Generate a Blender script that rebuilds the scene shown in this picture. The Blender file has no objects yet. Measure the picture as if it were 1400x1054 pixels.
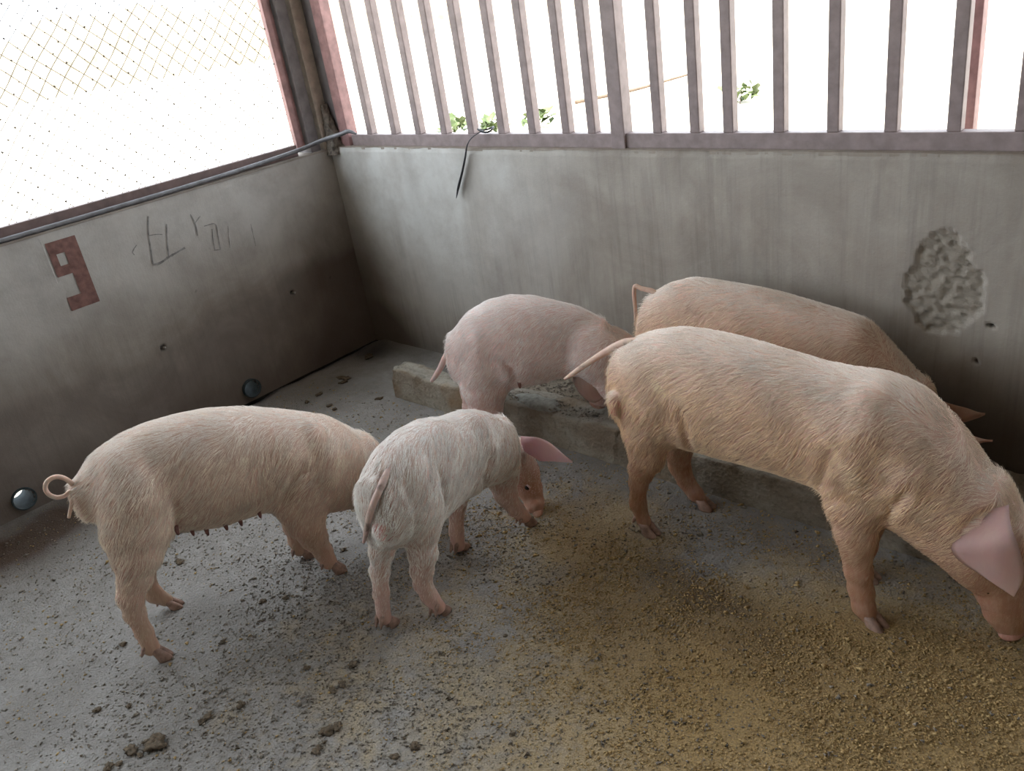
import bpy, math, random, json
import numpy as np
from mathutils import Vector, Matrix

C = bpy.context.scene.collection
random.seed(7)
RNG = np.random.default_rng(11)

# ================================================================ camera, sky, sun, exposure
cam_d = bpy.data.cameras.new('camera')
cam = bpy.data.objects.new('camera', cam_d)
C.objects.link(cam)
FW = Vector((-0.64664436, 0.62966608, -0.43054814))
RT = Vector((0.73831503, 0.65849853, -0.14584446))
UP = Vector((-0.191682, 0.41218966, 0.89070629))
cam.matrix_world = Matrix(((RT.x, UP.x, -FW.x, 0), (RT.y, UP.y, -FW.y, 0), (RT.z, UP.z, -FW.z, 1.58373), (0, 0, 0, 1)))
cam_d.sensor_width = 36.0
cam_d.lens = 36.0 * 1141.05 / 1400.0
cam_d.clip_start = .02
bpy.context.scene.camera = cam

world = bpy.data.worlds.new('sky')
bpy.context.scene.world = world
world.use_nodes = True
bg = world.node_tree.nodes['Background']
bg.inputs['Color'].default_value = (0.84, 0.92, 1.0, 1)
bg.inputs['Strength'].default_value = 5.2

sun_d = bpy.data.lights.new('sun', 'SUN')
sun_d.energy = 14.0
sun_d.angle = math.radians(0.6)
sun_d.color = (1.0, 0.94, 0.84)
sun = bpy.data.objects.new('sun', sun_d)
C.objects.link(sun)
sun.rotation_euler = Vector((-0.12, 0.12, -1.0)).to_track_quat('-Z', 'Y').to_euler()

vs = bpy.context.scene.view_settings
vs.view_transform = 'Standard'
vs.look = 'None'
vs.gamma = 1.0
vs.exposure = 0.2
vs.use_curve_mapping = False


# ================================================================ helpers
def link(name, me, mat=None, parent=None, smooth=False):
    o = bpy.data.objects.new(name, me)
    C.objects.link(o)
    if mat:
        me.materials.append(mat)
    if smooth and len(me.polygons):
        me.polygons.foreach_set('use_smooth', np.ones(len(me.polygons), bool))
    if parent:
        o.parent = parent
    return o


def mesh_np(name, V, F):
    V = np.asarray(V, np.float32)
    F = np.asarray(F, np.int32)
    me = bpy.data.meshes.new(name)
    n = F.shape[1]
    me.vertices.add(len(V)); me.vertices.foreach_set('co', V.ravel())
    me.loops.add(F.size); me.loops.foreach_set('vertex_index', F.ravel())
    me.polygons.add(len(F))
    me.polygons.foreach_set('loop_start', np.arange(0, F.size, n, dtype=np.int32))
    me.polygons.foreach_set('loop_total', np.full(len(F), n, np.int32))
    me.update(calc_edges=True)
    me.validate()
    return me


def mesh_py(name, V, F):
    me = bpy.data.meshes.new(name)
    me.from_pydata([tuple(v) for v in V], [], F)
    me.update()
    return me


def set_col(me, col, name='Col'):
    a = me.color_attributes.new(name, 'FLOAT_COLOR', 'POINT')
    c = np.ones((len(me.vertices), 4), np.float32)
    c[:, :col.shape[1]] = col
    a.data.foreach_set('color', c.ravel())


def tag(o, label=None, cat=None, group=None, kind=None):
    if label: o['label'] = label
    if cat: o['category'] = cat
    if group: o['group'] = group
    if kind: o['kind'] = kind
    return o


def empty(name, loc):
    o = bpy.data.objects.new(name, None)
    C.objects.link(o)
    o.empty_display_size = .1
    o.location = loc
    return o


def boxes(parts):
    """parts: list of (x0,x1,y0,y1,z0,z1) -> verts, faces with bevelled long edges left crisp"""
    V, F = [], []
    for (a, b, c, d, e, g) in parts:
        k = len(V)
        V += [(a, c, e), (b, c, e), (b, d, e), (a, d, e), (a, c, g), (b, c, g), (b, d, g), (a, d, g)]
        F += [tuple(k + i for i in f) for f in ((0, 3, 2, 1), (4, 5, 6, 7), (0, 1, 5, 4), (1, 2, 6, 5), (2, 3, 7, 6), (3, 0, 4, 7))]
    return V, F


def box(name, lims, mat, parent=None, bevel=0.0):
    V, F = boxes([lims])
    me = mesh_py(name, V, F)
    o = link(name, me, mat, parent)
    if bevel:
        m = o.modifiers.new('b', 'BEVEL'); m.width = bevel; m.segments = 2
    return o


def tube_mesh(name, pts, rad, seg=10, caps=True, flat=1.0):
    P = np.array(pts, float)
    R = np.broadcast_to(np.asarray(rad, float), (len(P),))
    T = np.gradient(P, axis=0)
    T /= np.linalg.norm(T, axis=1)[:, None] + 1e-9
    n = np.cross(T[0], (0, 0, 1.0))
    if np.linalg.norm(n) < .1: n = np.cross(T[0], (0, 1.0, 0))
    n /= np.linalg.norm(n)
    V, F = [], []
    for i in range(len(P)):
        n = n - T[i] * (n @ T[i]); n /= np.linalg.norm(n)
        b = np.cross(T[i], n)
        for j in range(seg):
            a = 2 * math.pi * j / seg
            V.append(P[i] + R[i] * (math.cos(a) * n + flat * math.sin(a) * b))
    for i in range(len(P) - 1):
        for j in range(seg):
            k = (j + 1) % seg
            F.append((i * seg + j, i * seg + k, (i + 1) * seg + k, (i + 1) * seg + j))
    if caps:
        F.append(tuple(range(seg - 1, -1, -1)))
        F.append(tuple(range((len(P) - 1) * seg, len(P) * seg)))
    return mesh_py(name, V, F)


def resample(P, n):
    """Catmull-Rom through rows of P (any number of columns)"""
    P = np.array(P, float)
    E = np.vstack([2 * P[0] - P[1], P, 2 * P[-1] - P[-2]])
    out = []
    for t in np.linspace(0, len(P) - 1, n):
        i = min(int(t), len(P) - 2); u = t - i
        a, b, c, d = E[i], E[i + 1], E[i + 2], E[i + 3]
        out.append(.5 * ((2 * b) + (c - a) * u + (2 * a - 5 * b + 4 * c - d) * u * u + (-a + 3 * b - 3 * c + d) * u ** 3))
    return np.array(out)


def vnoise(x, y, seed=0, z=None):
    """smooth value noise, numpy, about -1..1"""
    x = np.asarray(x, float); y = np.asarray(y, float)
    xi = np.floor(x).astype(np.int64); yi = np.floor(y).astype(np.int64)
    fx = x - xi; fy = y - yi
    fx = fx * fx * (3 - 2 * fx); fy = fy * fy * (3 - 2 * fy)
    def h(a, b):
        n = (a * 374761393 + b * 668265263 + seed * 1442695041) & 0x7fffffff
        n = ((n ^ (n >> 13)) * 1274126177) & 0x7fffffff
        return (n & 0xffff) / 32767.5 - 1
    return ((h(xi, yi) * (1 - fx) + h(xi + 1, yi) * fx) * (1 - fy) + (h(xi, yi + 1) * (1 - fx) + h(xi + 1, yi + 1) * fx) * fy)


def fbm(x, y, seed=0, oct=4):
    s = 0; a = 1; t = 0
    for o in range(oct):
        s = s + a * vnoise(x * 2 ** o, y * 2 ** o, seed + o * 17); t += a; a *= .5
    return s / t


# ---------------------------------------------------------------- node material helper
class NT:
    def __init__(self, name):
        self.m = bpy.data.materials.new(name); self.m.use_nodes = True
        self.t = self.m.node_tree; self.n = self.t.nodes; self.l = self.t.links
        self.b = self.n['Principled BSDF']
    def node(self, typ, **kw):
        n = self.n.new(typ)
        for k, v in kw.items(): setattr(n, k, v)
        return n
    def put(self, sock, v):
        if hasattr(v, 'is_output') or isinstance(v, bpy.types.NodeSocket): self.l.new(v, sock)
        elif isinstance(v, (tuple, list)) and len(v) == 3 and sock.type == 'RGBA': sock.default_value = (*v, 1)
        else: sock.default_value = v
    def coord(self, scale=(1, 1, 1), loc=(0, 0, 0), rot=(0, 0, 0)):
        c = self.node('ShaderNodeTexCoord'); m = self.node('ShaderNodeMapping')
        m.inputs['Scale'].default_value = scale; m.inputs['Location'].default_value = loc; m.inputs['Rotation'].default_value = rot
        self.l.new(c.outputs['Object'], m.inputs['Vector']); return m.outputs['Vector']
    def noise(self, scale=5, detail=5, rough=.55, vec=None, dist=0):
        n = self.node('ShaderNodeTexNoise'); n.inputs['Scale'].default_value = scale
        n.inputs['Detail'].default_value = detail; n.inputs['Roughness'].default_value = rough; n.inputs['Distortion'].default_value = dist
        self.l.new(vec if vec else self.coord(), n.inputs['Vector']); return n.outputs['Fac']
    def vor(self, scale, vec=None, feature='F1', rand=1.0):
        n = self.node('ShaderNodeTexVoronoi', feature=feature); n.inputs['Scale'].default_value = scale
        n.inputs['Randomness'].default_value = rand
        self.l.new(vec if vec else self.coord(), n.inputs['Vector']); return n.outputs['Distance']
    def ramp(self, fac, stops):
        r = self.node('ShaderNodeValToRGB'); e = r.color_ramp.elements
        while len(e) < len(stops): e.new(.5)
        for i, (p, c) in enumerate(stops):
            e[i].position = p; e[i].color = (*c, 1) if not isinstance(c, (int, float)) else (c, c, c, 1)
        self.put(r.inputs['Fac'], fac); return r.outputs['Color']
    def mix(self, fac, a, b, mode='MIX'):
        n = self.node('ShaderNodeMix', data_type='RGBA', blend_type=mode)
        self.put(n.inputs[0], fac); self.put(n.inputs[6], a); self.put(n.inputs[7], b); return n.outputs[2]
    def math(self, op, a, b=0.0, c=None, clamp=False):
        n = self.node('ShaderNodeMath', operation=op, use_clamp=clamp)
        self.put(n.inputs[0], a); self.put(n.inputs[1], b)
        if c is not None: self.put(n.inputs[2], c)
        return n.outputs[0]
    def attr(self, name='Col'):
        n = self.node('ShaderNodeAttribute'); n.attribute_name = name; return n.outputs['Color']
    def sep(self, v):
        n = self.node('ShaderNodeSeparateColor'); self.put(n.inputs[0], v); return n.outputs
    def bump(self, h, strength=.3, dist=.01, normal=None):
        n = self.node('ShaderNodeBump'); n.inputs['Strength'].default_value = strength; n.inputs['Distance'].default_value = dist
        self.put(n.inputs['Height'], h)
        if normal: self.l.new(normal, n.inputs['Normal'])
        return n.outputs['Normal']
    def out(self, col=None, rough=None, normal=None, **kw):
        if col is not None: self.put(self.b.inputs['Base Color'], col)
        if rough is not None: self.put(self.b.inputs['Roughness'], rough)
        if normal is not None: self.put(self.b.inputs['Normal'], normal)
        for k, v in kw.items(): self.put(self.b.inputs[k.replace('_', ' ')], v)
        return self.m


def plain(name, col, rough=.7, var=.12, scale=30, bump=.2, metallic=0.0):
    t = NT(name)
    n = t.noise(scale, 5)
    lo = tuple(c * (1 - var * 2) for c in col); hi = tuple(min(1, c * (1 + var * 2)) for c in col)
    return t.out(t.ramp(n, [(.3, lo), (.7, hi)]), rough, t.bump(n, bump, .003), Metallic=metallic)


MARKS = [([(1.468, 0.942), (1.445, 0.873), (1.433, 0.809), (1.421, 0.75)], 0.004), ([(1.42, 0.748), (1.453, 0.745), (1.494, 0.756), (1.533, 0.763), (1.578, 0.772)], 0.005), ([(1.532, 0.89), (1.517, 0.843), (1.504, 0.794), (1.496, 0.758)], 0.0035), ([(1.443, 0.867), (1.477, 0.862), (1.501, 0.854)], 0.002), ([(1.646, 0.899), (1.654, 0.853), (1.649, 0.803)], 0.003), ([(1.687, 0.879), (1.65, 0.855)], 0.0025), ([(1.69, 0.833), (1.742, 0.827), (1.739, 0.774), (1.732, 0.717)], 0.0025), ([(1.722, 0.811), (1.711, 0.764), (1.706, 0.721)], 0.0025), ([(1.701, 0.72), (1.734, 0.713)], 0.002), ([(1.798, 0.801), (1.786, 0.75), (1.777, 0.707)], 0.002), ([(1.909, 0.777), (1.905, 0.722), (1.903, 0.676)], 0.002), ([(1.383, 0.846), (1.358, 0.824), (1.361, 0.81)], 0.002)]
STRIP = [[-2.4445, 2.45, 1.071], [-2.4822, 2.425, 1.0511], [-2.51, 2.415, 1.0219], [-2.5349, 2.415, 0.9716], [-2.567, 2.415, 0.9108], [-2.6044, 2.415, 0.8481], [-2.6306, 2.415, 0.7969]]
WEEDS = [(-7.56, 7.71, 'low leafy green weed outside just right of the tied strip'), (-7.21, 8.21, 'spreading pale green weed outside near the middle of the grille'), (-8.25, 7.72, 'small weed outside just left of the tied strip'), (-5.05, 9.4, 'sparse weed outside right of the middle post')]
STICK = [[-7.73, 9.66, -0.06], [-7.55, 10.0, -0.06], [-7.3, 10.55, -0.06], [-7.22, 11.11, -0.06], [-7.14, 11.7, -0.06]]
CLODS = [(-1.851, 0.362, 0.0222, 1.1), (-1.876, 0.35, 0.0093, 1.3), (-1.889, 0.312, 0.0147, 1.1), (-1.852, 0.319, 0.0073, 1), (-1.886, 0.251, 0.0108, 1.4), (-1.873, 0.275, 0.0072, 1.2), (-1.816, 0.483, 0.0114, 1.8), (-1.778, 0.564, 0.0096, 1.3), (-2.11, 0.319, 0.0098, 1.3), (-2.043, 0.379, 0.0069, 1.2), (-2.306, 0.481, 0.0087, 1.1), (-2.042, 0.666, 0.0085, 1.3), (-1.604, 0.736, 0.0096, 1.4), (-1.507, 0.647, 0.0127, 1.6), (-1.496, 0.67, 0.0109, 1.5), (-1.734, 0.746, 0.008, 1.1), (-1.631, 0.823, 0.0119, 1.2), (-1.599, 0.764, 0.0096, 1.2), (-1.479, 0.595, 0.0106, 1.3), (-2.08, 1.141, 0.0084, 1), (-3.168, 1.974, 0.0139, 1.5), (-3.29, 2.233, 0.0185, 1.6), (-3.195, 2.013, 0.0176, 2.0), (-3.173, 1.839, 0.0119, 1.5), (-3.162, 1.764, 0.0101, 1.3), (-3.021, 1.786, 0.0115, 1.3), (-2.97, 1.78, 0.0098, 1.2), (-2.046, 0.886, 0.009, 1.1), (-2.532, 0.79, 0.0074, 1.6), (-2.545, 0.791, 0.0099, 1.6), (-2.856, 1.943, 0.0115, 1.6), (-1.284, 0.742, 0.0104, 1.3), (-1.305, 0.695, 0.0086, 1.2), (-1.35, 1.138, 0.006, 1), (-2.094, 0.84, 0.009, 1), (-2.094, 0.832, 0.0079, 1.2), (-1.116, 0.901, 0.0069, 1.2)]

# ================================================================ materials of the setting
def wall_material(name, base_lo, base_hi, streak, flip):
    """cement render; Col.r = spalled patch, Col.g = dirt near the floor plus painted shade, Col.b = pits"""
    t = NT(name)
    a = t.sep(t.attr())
    big = t.noise(2.6, 7, .66, dist=.8)
    mid = t.noise(9, 6, .6)
    fine = t.noise(120, 5, .6)
    st = t.noise(1.0, 6, .65, vec=t.coord((38, 38, 1.6)))
    st2 = t.noise(1.0, 4, .6, vec=t.coord((9, 9, 1.2)))
    col = t.ramp(big, [(.38, base_lo), (.62, base_hi)])
    col = t.mix(t.ramp(mid, [(.35, 0.0), (.75, .45)]), col, tuple(c * .72 for c in base_lo))
    col = t.mix(t.math('MULTIPLY', t.ramp(st, [(.48, 0.0), (.72, 1.0)]), streak), col, tuple(c * .6 for c in base_lo))
    col = t.mix(t.math('MULTIPLY', t.ramp(st2, [(.5, 0.0), (.7, 1.0)]), streak * .7), col, tuple(min(1, c * 1.18) for c in base_hi))
    pale = t.sep(t.attr('Tone'))
    col = t.mix(t.math('MULTIPLY', pale[0], t.ramp(t.noise(5, 6, .7), [(.25, .45), (.6, 1.0)])), col, (.66, .66, .63))
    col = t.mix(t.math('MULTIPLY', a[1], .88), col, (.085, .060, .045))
    col = t.mix(t.math('MULTIPLY', a[0], .5), col, (.30, .26, .205))
    col = t.mix(a[2], col, (.05, .04, .035))
    speck = t.vor(46)
    sp = t.math('MULTIPLY', t.ramp(speck, [(.0, 1.0), (.06, 0.0)]), t.ramp(t.noise(7, 3), [(.5, 0.0), (.62, .8)]))
    col = t.mix(sp, col, (.06, .05, .045))
    hgt0 = t.math('MULTIPLY', t.math('MULTIPLY', t.noise(75, 6, .75), 5.0), a[0])
    hgt = t.math('ADD', t.math('ADD', hgt0, t.math('MULTIPLY', fine, .5)), t.math('ADD', mid, t.math('MULTIPLY', st, .6)))
    return t.out(col, .86, t.bump(hgt, .35, .006))


M_WALL_B = wall_material('cement_back', (.29, .245, .205), (.40, .36, .31), .55, 0)
M_WALL_L = wall_material('cement_left', (.26, .225, .195), (.37, .335, .295), .25, 1)

t = NT('concrete_floor')      # Col.r feed, Col.g wet/dark, Col.b dark manure stains plus painted shade
a = t.sep(t.attr())
n1 = t.noise(3.0, 7, .62, dist=.4); n2 = t.noise(24, 6, .65); n3 = t.noise(170, 4, .6); v1 = t.vor(150); v2 = t.vor(70)
col = t.ramp(n1, [(.3, (.20, .187, .172)), (.7, (.305, .293, .278))])
col = t.mix(t.ramp(n2, [(.42, 0.0), (.75, .6)]), col, (.16, .145, .13))
col = t.mix(t.ramp(v1, [(.0, .4), (.30, 0.0)]), col, (.33, .30, .25))
feedn = t.math('ADD', t.math('MULTIPLY', a[0], 1.45), t.math('MULTIPLY', t.math('SUBTRACT', t.noise(9, 7, .68, dist=.5), .5), 1.9))
fm = t.ramp(feedn, [(.28, 0.0), (.85, 1.0)])
fcol = t.ramp(t.noise(260, 3, .7), [(.3, (.20, .145, .08)), (.5, (.37, .295, .18)), (.72, (.56, .47, .31))])
fcol = t.mix(t.ramp(t.noise(4, 4), [(.4, 0.0), (.7, .5)]), fcol, (.35, .25, .12))
fcol = t.mix(t.math('MULTIPLY', t.ramp(a[0], [(.40, 0.0), (.85, 1.0)]), .8), fcol, t.ramp(t.noise(200, 3, .7), [(.3, (.17, .10, .025)), (.7, (.46, .29, .085))]))
col = t.mix(t.math('MULTIPLY', fm, .88), col, fcol)
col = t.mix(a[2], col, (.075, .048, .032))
col = t.mix(a[1], col, (.012, .012, .014))
col = t.mix(t.ramp(v2, [(.0, .3), (.05, 0.0)]), col, (.12, .10, .08))
h = t.math('ADD', t.math('MULTIPLY', n3, .7), t.math('ADD', t.math('MULTIPLY', n2, .8), t.math('MULTIPLY', v1, -.5)))
rg = t.math('SUBTRACT', .85, t.math('MULTIPLY', a[1], .62))
M_FLOOR = t.out(col, rg, t.bump(h, .75, .006))

t = NT('trough_cement')
n1 = t.noise(6, 6, .6); n2 = t.noise(45, 6, .7); n3 = t.vor(90)
col = t.ramp(n1, [(.3, (.21, .17, .125)), (.55, (.31, .27, .21)), (.75, (.37, .34, .28))])
top = t.sep(t.attr())
col = t.mix(t.math('MULTIPLY', top[0], .75), col, (.36, .345, .30))
col = t.mix(t.math('MULTIPLY', top[1], .8), col, (.15, .10, .06))
col = t.mix(t.ramp(n2, [(.5, 0.0), (.72, .7)]), col, (.11, .085, .06))
col = t.mix(t.ramp(t.noise(5, 3, .5, vec=t.coord(loc=(3, 1, 2))), [(.55, 0.0), (.68, .6)]), col, (.24, .14, .06))
M_TROUGH = t.out(col, .88, t.bump(t.math('ADD', n2, t.math('MULTIPLY', n3, .5)), .8, .008))

M_PATCH = plain('grey_mortar', (.33, .34, .31), .9, .12, 60, .5)
M_STEEL = plain('mauve_painted_steel', (.285, .225, .22), .55, .10, 25, .1)
M_STEEL_RED = plain('faded_red_oxide_steel', (.30, .165, .16), .6, .14, 25, .1)
M_STEEL_DARK = plain('dark_channel_steel', (.13, .115, .115), .6, .15, 18, .15)
M_CONC_PALE = plain('pale_concrete_strip', (.42, .37, .31), .85, .12, 22, .3)
M_MORTAR = plain('rough_mortar', (.20, .175, .15), .9, .3, 60, .8)
M_RAIL = plain('brown_angle_rail', (.17, .115, .105), .6, .12, 20, .15)
M_ROD = plain('grey_galvanised_rod', (.17, .17, .18), .5, .12, 30, .1, .2)
M_WIRE = plain('rusty_wire', (.10, .08, .065), .7, .2, 60, .1)
M_RED = plain('faded_maroon_paint', (.20, .105, .09), .85, .16, 40, .2)
M_CHAR = plain('faint_charcoal', (.24, .235, .225), .95, .2, 40, .1)
M_SCRATCH = plain('white_scratch', (.6, .58, .55), .9, .1, 40, .1)
M_BLACK = plain('black_rubber', (.02, .022, .028), .5, .1, 40, .1)
M_PIPE = plain('grey_green_pipe', (.05, .065, .07), .85, .15, 30, .1)
M_PIPE.node_tree.nodes['Principled BSDF'].inputs['Specular IOR Level'].default_value = .15
M_BOLT = plain('worn_steel_bolt', (.35, .33, .30), .4, .1, 60, .1, .8)
M_ROOF = plain('roof_sheet', (.13, .12, .11), .6, .1, 6, .1)
M_GROUND = plain('pale_dry_ground', (.52, .47, .38), .95, .1, 1.2, .3)
M_BANK = plain('dry_grass_bank', (.24, .205, .145), .95, .2, 1.5, .3)
M_LEAF = plain('weed_leaf', (.07, .10, .03), .6, .2, 8, .1)
M_TWIG = plain('dry_twig', (.12, .085, .06), .9, .15, 20, .2)
M_DUNG = plain('dark_dung', (.105, .078, .05), .9, .3, 140, 1.0)
M_FEED = plain('bran_feed', (.43, .30, .135), .9, .25, 200, .3)
M_GRIT = plain('floor_grit', (.24, .21, .175), .9, .35, 120, .3)
M_HOOF = plain('hoof_horn', (.32, .205, .16), .55, .2, 60, .2)
M_TEAT = plain('dark_teat', (.20, .085, .07), .6, .15, 60, .2)
M_EYE = plain('dark_eye', (.015, .01, .008), .15, .05, 40, 0)
M_NOSTRIL = plain('dark_nostril', (.06, .022, .02), .7, .05, 40, 0)


def skin_material(name):
    t = NT(name)
    col = t.attr()
    n = t.noise(14, 6, .6); f = t.noise(220, 4, .7)
    col = t.mix(t.ramp(n, [(.38, 0.0), (.75, .35)]), col, (.72, .36, .30), 'MIX')
    streak = t.noise(1.0, 4, .7, vec=t.coord((60, 60, 14)))
    col = t.mix(t.ramp(streak, [(.45, 0.0), (.75, .28)]), col, (.85, .72, .55))
    m = t.out(col, .55, t.bump(t.math('ADD', f, t.math('MULTIPLY', streak, .8)), .35, .002))
    t.b.inputs['Subsurface Weight'].default_value = .22
    t.b.inputs['Subsurface Radius'].default_value = (.012, .005, .003)
    t.b.inputs['Subsurface Scale'].default_value = 1.0
    t.b.inputs['Specular IOR Level'].default_value = .3
    return m


M_SKIN = skin_material('pig_skin')
M_EAR = skin_material('pig_ear')
_n = M_EAR.node_tree
_tr = _n.nodes.new('ShaderNodeBsdfTranslucent'); _mx = _n.nodes.new('ShaderNodeMixShader'); _at = _n.nodes.new('ShaderNodeAttribute'); _at.attribute_name = 'Col'
_mx.inputs[0].default_value = .38
_n.links.new(_at.outputs['Color'], _tr.inputs['Color'])
_n.links.new(_n.nodes['Principled BSDF'].outputs[0], _mx.inputs[1]); _n.links.new(_tr.outputs[0], _mx.inputs[2])
_n.links.new(_mx.outputs[0], _n.nodes['Material Output'].inputs['Surface'])
def hair_material(name, col):
    t = NT(name)
    h = t.node('ShaderNodeHairInfo')
    c = t.mix(t.ramp(h.outputs['Random'], [(0, .30), (1, 0.0)]), t.attr('hair_col'), tuple(x * .62 for x in col))
    m = t.out(c, .38)
    t.b.inputs['Specular IOR Level'].default_value = .6
    m.diffuse_color = (*col, 1)
    return m

M_STEEL_MIX = M_STEEL

# ================================================================ the pen
X0, Y1 = -3.4716, 2.4325          # inner faces of the left and the back wall
RAIL_K = 1.0154


def grid(nu, nv):
    i = np.arange(nu * nv).reshape(nu, nv)
    return np.stack([i[:-1, :-1], i[1:, :-1], i[1:, 1:], i[:-1, 1:]], -1).reshape(-1, 4)


def sstep(a, b, x):
    t = np.clip((x - a) / (b - a), 0, 1)
    return t * t * (3 - 2 * t)


# ---- floor
xs = np.linspace(-3.62, 2.2, 640); ys = np.linspace(-1.8, 2.58, 480)
X, Y = np.meshgrid(xs, ys, indexing='ij')
mound = .016 * np.exp(-(((X + .42) / .30) ** 2 + ((Y - 1.45) / .26) ** 2)) + .008 * np.exp(-(((X + .15) / .25) ** 2 + ((Y - 1.75) / .2) ** 2))
Zf = .0035 * fbm(X * 1.5, Y * 1.5, 3) + .0016 * fbm(X * 14, Y * 14, 5) + mound * (1 + .5 * fbm(X * 22, Y * 22, 9))
Zf -= .014 * sstep(.10, .0, X - X0 + .03 * fbm(Y * 3, Y * 0, 4))          # shallow gutter along the left wall
me = mesh_np('floor', np.stack([X, Y, Zf], -1).reshape(-1, 3), grid(640, 480))
feed = .95 * np.exp(-(((X + .35) / .55) ** 2 + ((Y - 1.45) / .42) ** 2)) + .50 * np.exp(-(((X + .85) / .60) ** 2 + ((Y - 1.15) / .55) ** 2))
feed += .50 * np.exp(-(((X + 1.45) / .32) ** 2 + ((Y - 1.62) / .28) ** 2)) + .15 * np.exp(-(((X + 1.25) / .4) ** 2 + ((Y - .55) / .35) ** 2))
feed += .22 * np.exp(-(((X + 1.75) / .35) ** 2 + ((Y - .85) / .35) ** 2)) + .4 * np.exp(-(((X + .1) / .5) ** 2 + ((Y - 1.1) / .5) ** 2))
feed += .04
feed -= .35 * np.exp(-(((X + 2.6) / .6) ** 2 + ((Y - .8) / .8) ** 2)) + .4 * np.exp(-(((X + 2.7) / .5) ** 2 + ((Y - 1.9) / .4) ** 2))
feed -= .40 * np.exp(-(((X + 1.05) / .10) ** 2 + ((Y - 1.75) / .12) ** 2))
gut = X - X0
wet = sstep(.075, .02, gut + .045 * fbm(Y * 5, Y * 0 + 3, 14)) * sstep(.9, 1.3, Y)
wet = np.maximum(wet, .9 * np.exp(-(((X + 3.33) / .12) ** 2 + ((Y - 2.30) / .10) ** 2)))
stain_shade = 1.3 * np.exp(-(((X + 3.25) / .18) ** 2 + ((Y - .50) / .30) ** 2)) * (1 + .8 * fbm(X * 6, Y * 6, 31))
stain_shade += .45 * np.clip(fbm(X * 5, Y * 5, 40) - .25, 0, 1) * sstep(-2.4, -3.1, X)
stain_shade += .6 * np.exp(-(((X + .98) / .30) ** 2 + ((Y - 1.55 + .25 * (X + .98)) / .10) ** 2)) * (1 + .8 * fbm(X * 12, Y * 12, 8))  # wet-feed band, deepened to paint in the largest pig's shadow
set_col(me, np.stack([np.clip(feed, 0, 1), np.clip(wet, 0, 1), np.clip(stain_shade, 0, 1)], -1).reshape(-1, 3))
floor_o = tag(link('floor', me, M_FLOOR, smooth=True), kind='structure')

# ---- back wall: front face as a fine relief, plain box behind it
nx, nz = 620, 132
xs = np.linspace(-3.60, 1.6, nx); zs = np.linspace(-.02, 1.0, nz)
X, Z = np.meshgrid(xs, zs, indexing='ij')
px, pz = (X + .680) / .105, (Z - .635) / .165
pr = np.sqrt(px ** 2 + pz ** 2) + .22 * fbm(X * 14, Z * 14, 21) + .12 * fbm(X * 50, Z * 50, 22) + .12 * (pz > .3) * (px > .2)
rough = sstep(1.02, .92, pr)
Yw = Y1 + .004 * fbm(X * 1.5, Z * 1.5, 6) + .0015 * fbm(X * 12, Z * 2, 12)
Yw = Yw + rough * (.008 + .007 * fbm(X * 45, Z * 45, 33, 4) + .003 * RNG.standard_normal(X.shape))
pits = np.zeros_like(X)
for (hx, hz, hr) in ((-.555, .525, .010), (-.585, .41, .008)):
    d = np.hypot(X - hx, Z - hz)
    pits = np.maximum(pits, sstep(hr, hr * .5, d)); Yw = Yw + .02 * sstep(hr, hr * .3, d)
Zt = Z + (Z > .97) * (.006 * fbm(X * 9, X * 0, 2))
Yw = Yw + (Z > .985) * (.004 + .004 * fbm(X * 25, X * 0, 7))
me = mesh_np('wall_back', np.stack([X, Yw, Zt], -1).reshape(-1, 3), grid(nx, nz)[:, ::-1])
grime_shade = np.clip(sstep(.30, .0, Z) * .55 + .25 * np.clip(fbm(X * 4, Z * 3, 50), 0, 1) + .85 * sstep(.50, .12, X - X0 + .30 * Z) * sstep(1.0, .35, Z) + .8 * sstep(-1.1, -.55, X) * sstep(.52, .25, Z), 0, 1)  # floor dirt and blotches; corner and lower right terms are painted shade
drip = np.clip(fbm(X * 6.5, Z * 1.3, 61) - .15, 0, 1) * sstep(.45, .95, Z) * .9
grime_shade = np.clip(grime_shade + .6 * drip, 0, 1)
set_col(me, np.stack([rough, grime_shade, pits], -1).reshape(-1, 3))
tone_b = np.clip(.85 * sstep(-1.7, -2.7, X + .25 * fbm(X * 3, Z * 2, 160)) * (.30 + .70 * sstep(.15, .75, Z)) * (1 - .45 * np.clip(fbm(X * 5.5, Z * 1.8, 170) * 2.2, 0, 1)) + .14 * sstep(.2, .8, Z), 0, 1)
set_col(me, np.stack([tone_b, tone_b, tone_b], -1).reshape(-1, 3), 'Tone')
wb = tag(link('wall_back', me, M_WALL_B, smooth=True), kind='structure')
b = box('wall_core', (-3.62, 1.6, Y1 + .045, Y1 + .17, -.02, .998), M_WALL_B, wb)
V, F = boxes([(-3.62, 1.6, Y1 + .005, Y1 + .16, .992, 1.003)])
link('wall_cap', mesh_py('wall_cap', V, F), M_WALL_B, wb)

# ---- left wall with two drain holes at the floor
HOLES = [(1.674, .045), (.622, .045)]
ny, nz = 470, 118
ys = np.linspace(-1.8, Y1 + .02, ny); zs = np.linspace(-.03, 1.0, nz)
Y, Z = np.meshgrid(ys, zs, indexing='ij')
Xw = X0 + .005 * fbm(Y * 1.4, Z * 1.4, 16) + .0015 * fbm(Y * 10, Z * 10, 18)
pits = np.zeros_like(Y)
for (hy, hz, hr) in ((1.341, .40, .014), (2.023, .404, .012), (1.56, .58, .006), (2.25, .40, .006)):
    d = np.hypot(Y - hy, Z - hz)
    pits = np.maximum(pits, sstep(hr, hr * .5, d)); Xw = Xw - .02 * sstep(hr, hr * .3, d) + .003 * sstep(hr * 3, hr, d)
Zt = Z + (Z > .97) * (.008 * fbm(Y * 7, Y * 0, 2) - .004) - (Z > .985) * .02 * sstep(1.75, 2.2, Y) * 0
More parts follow.
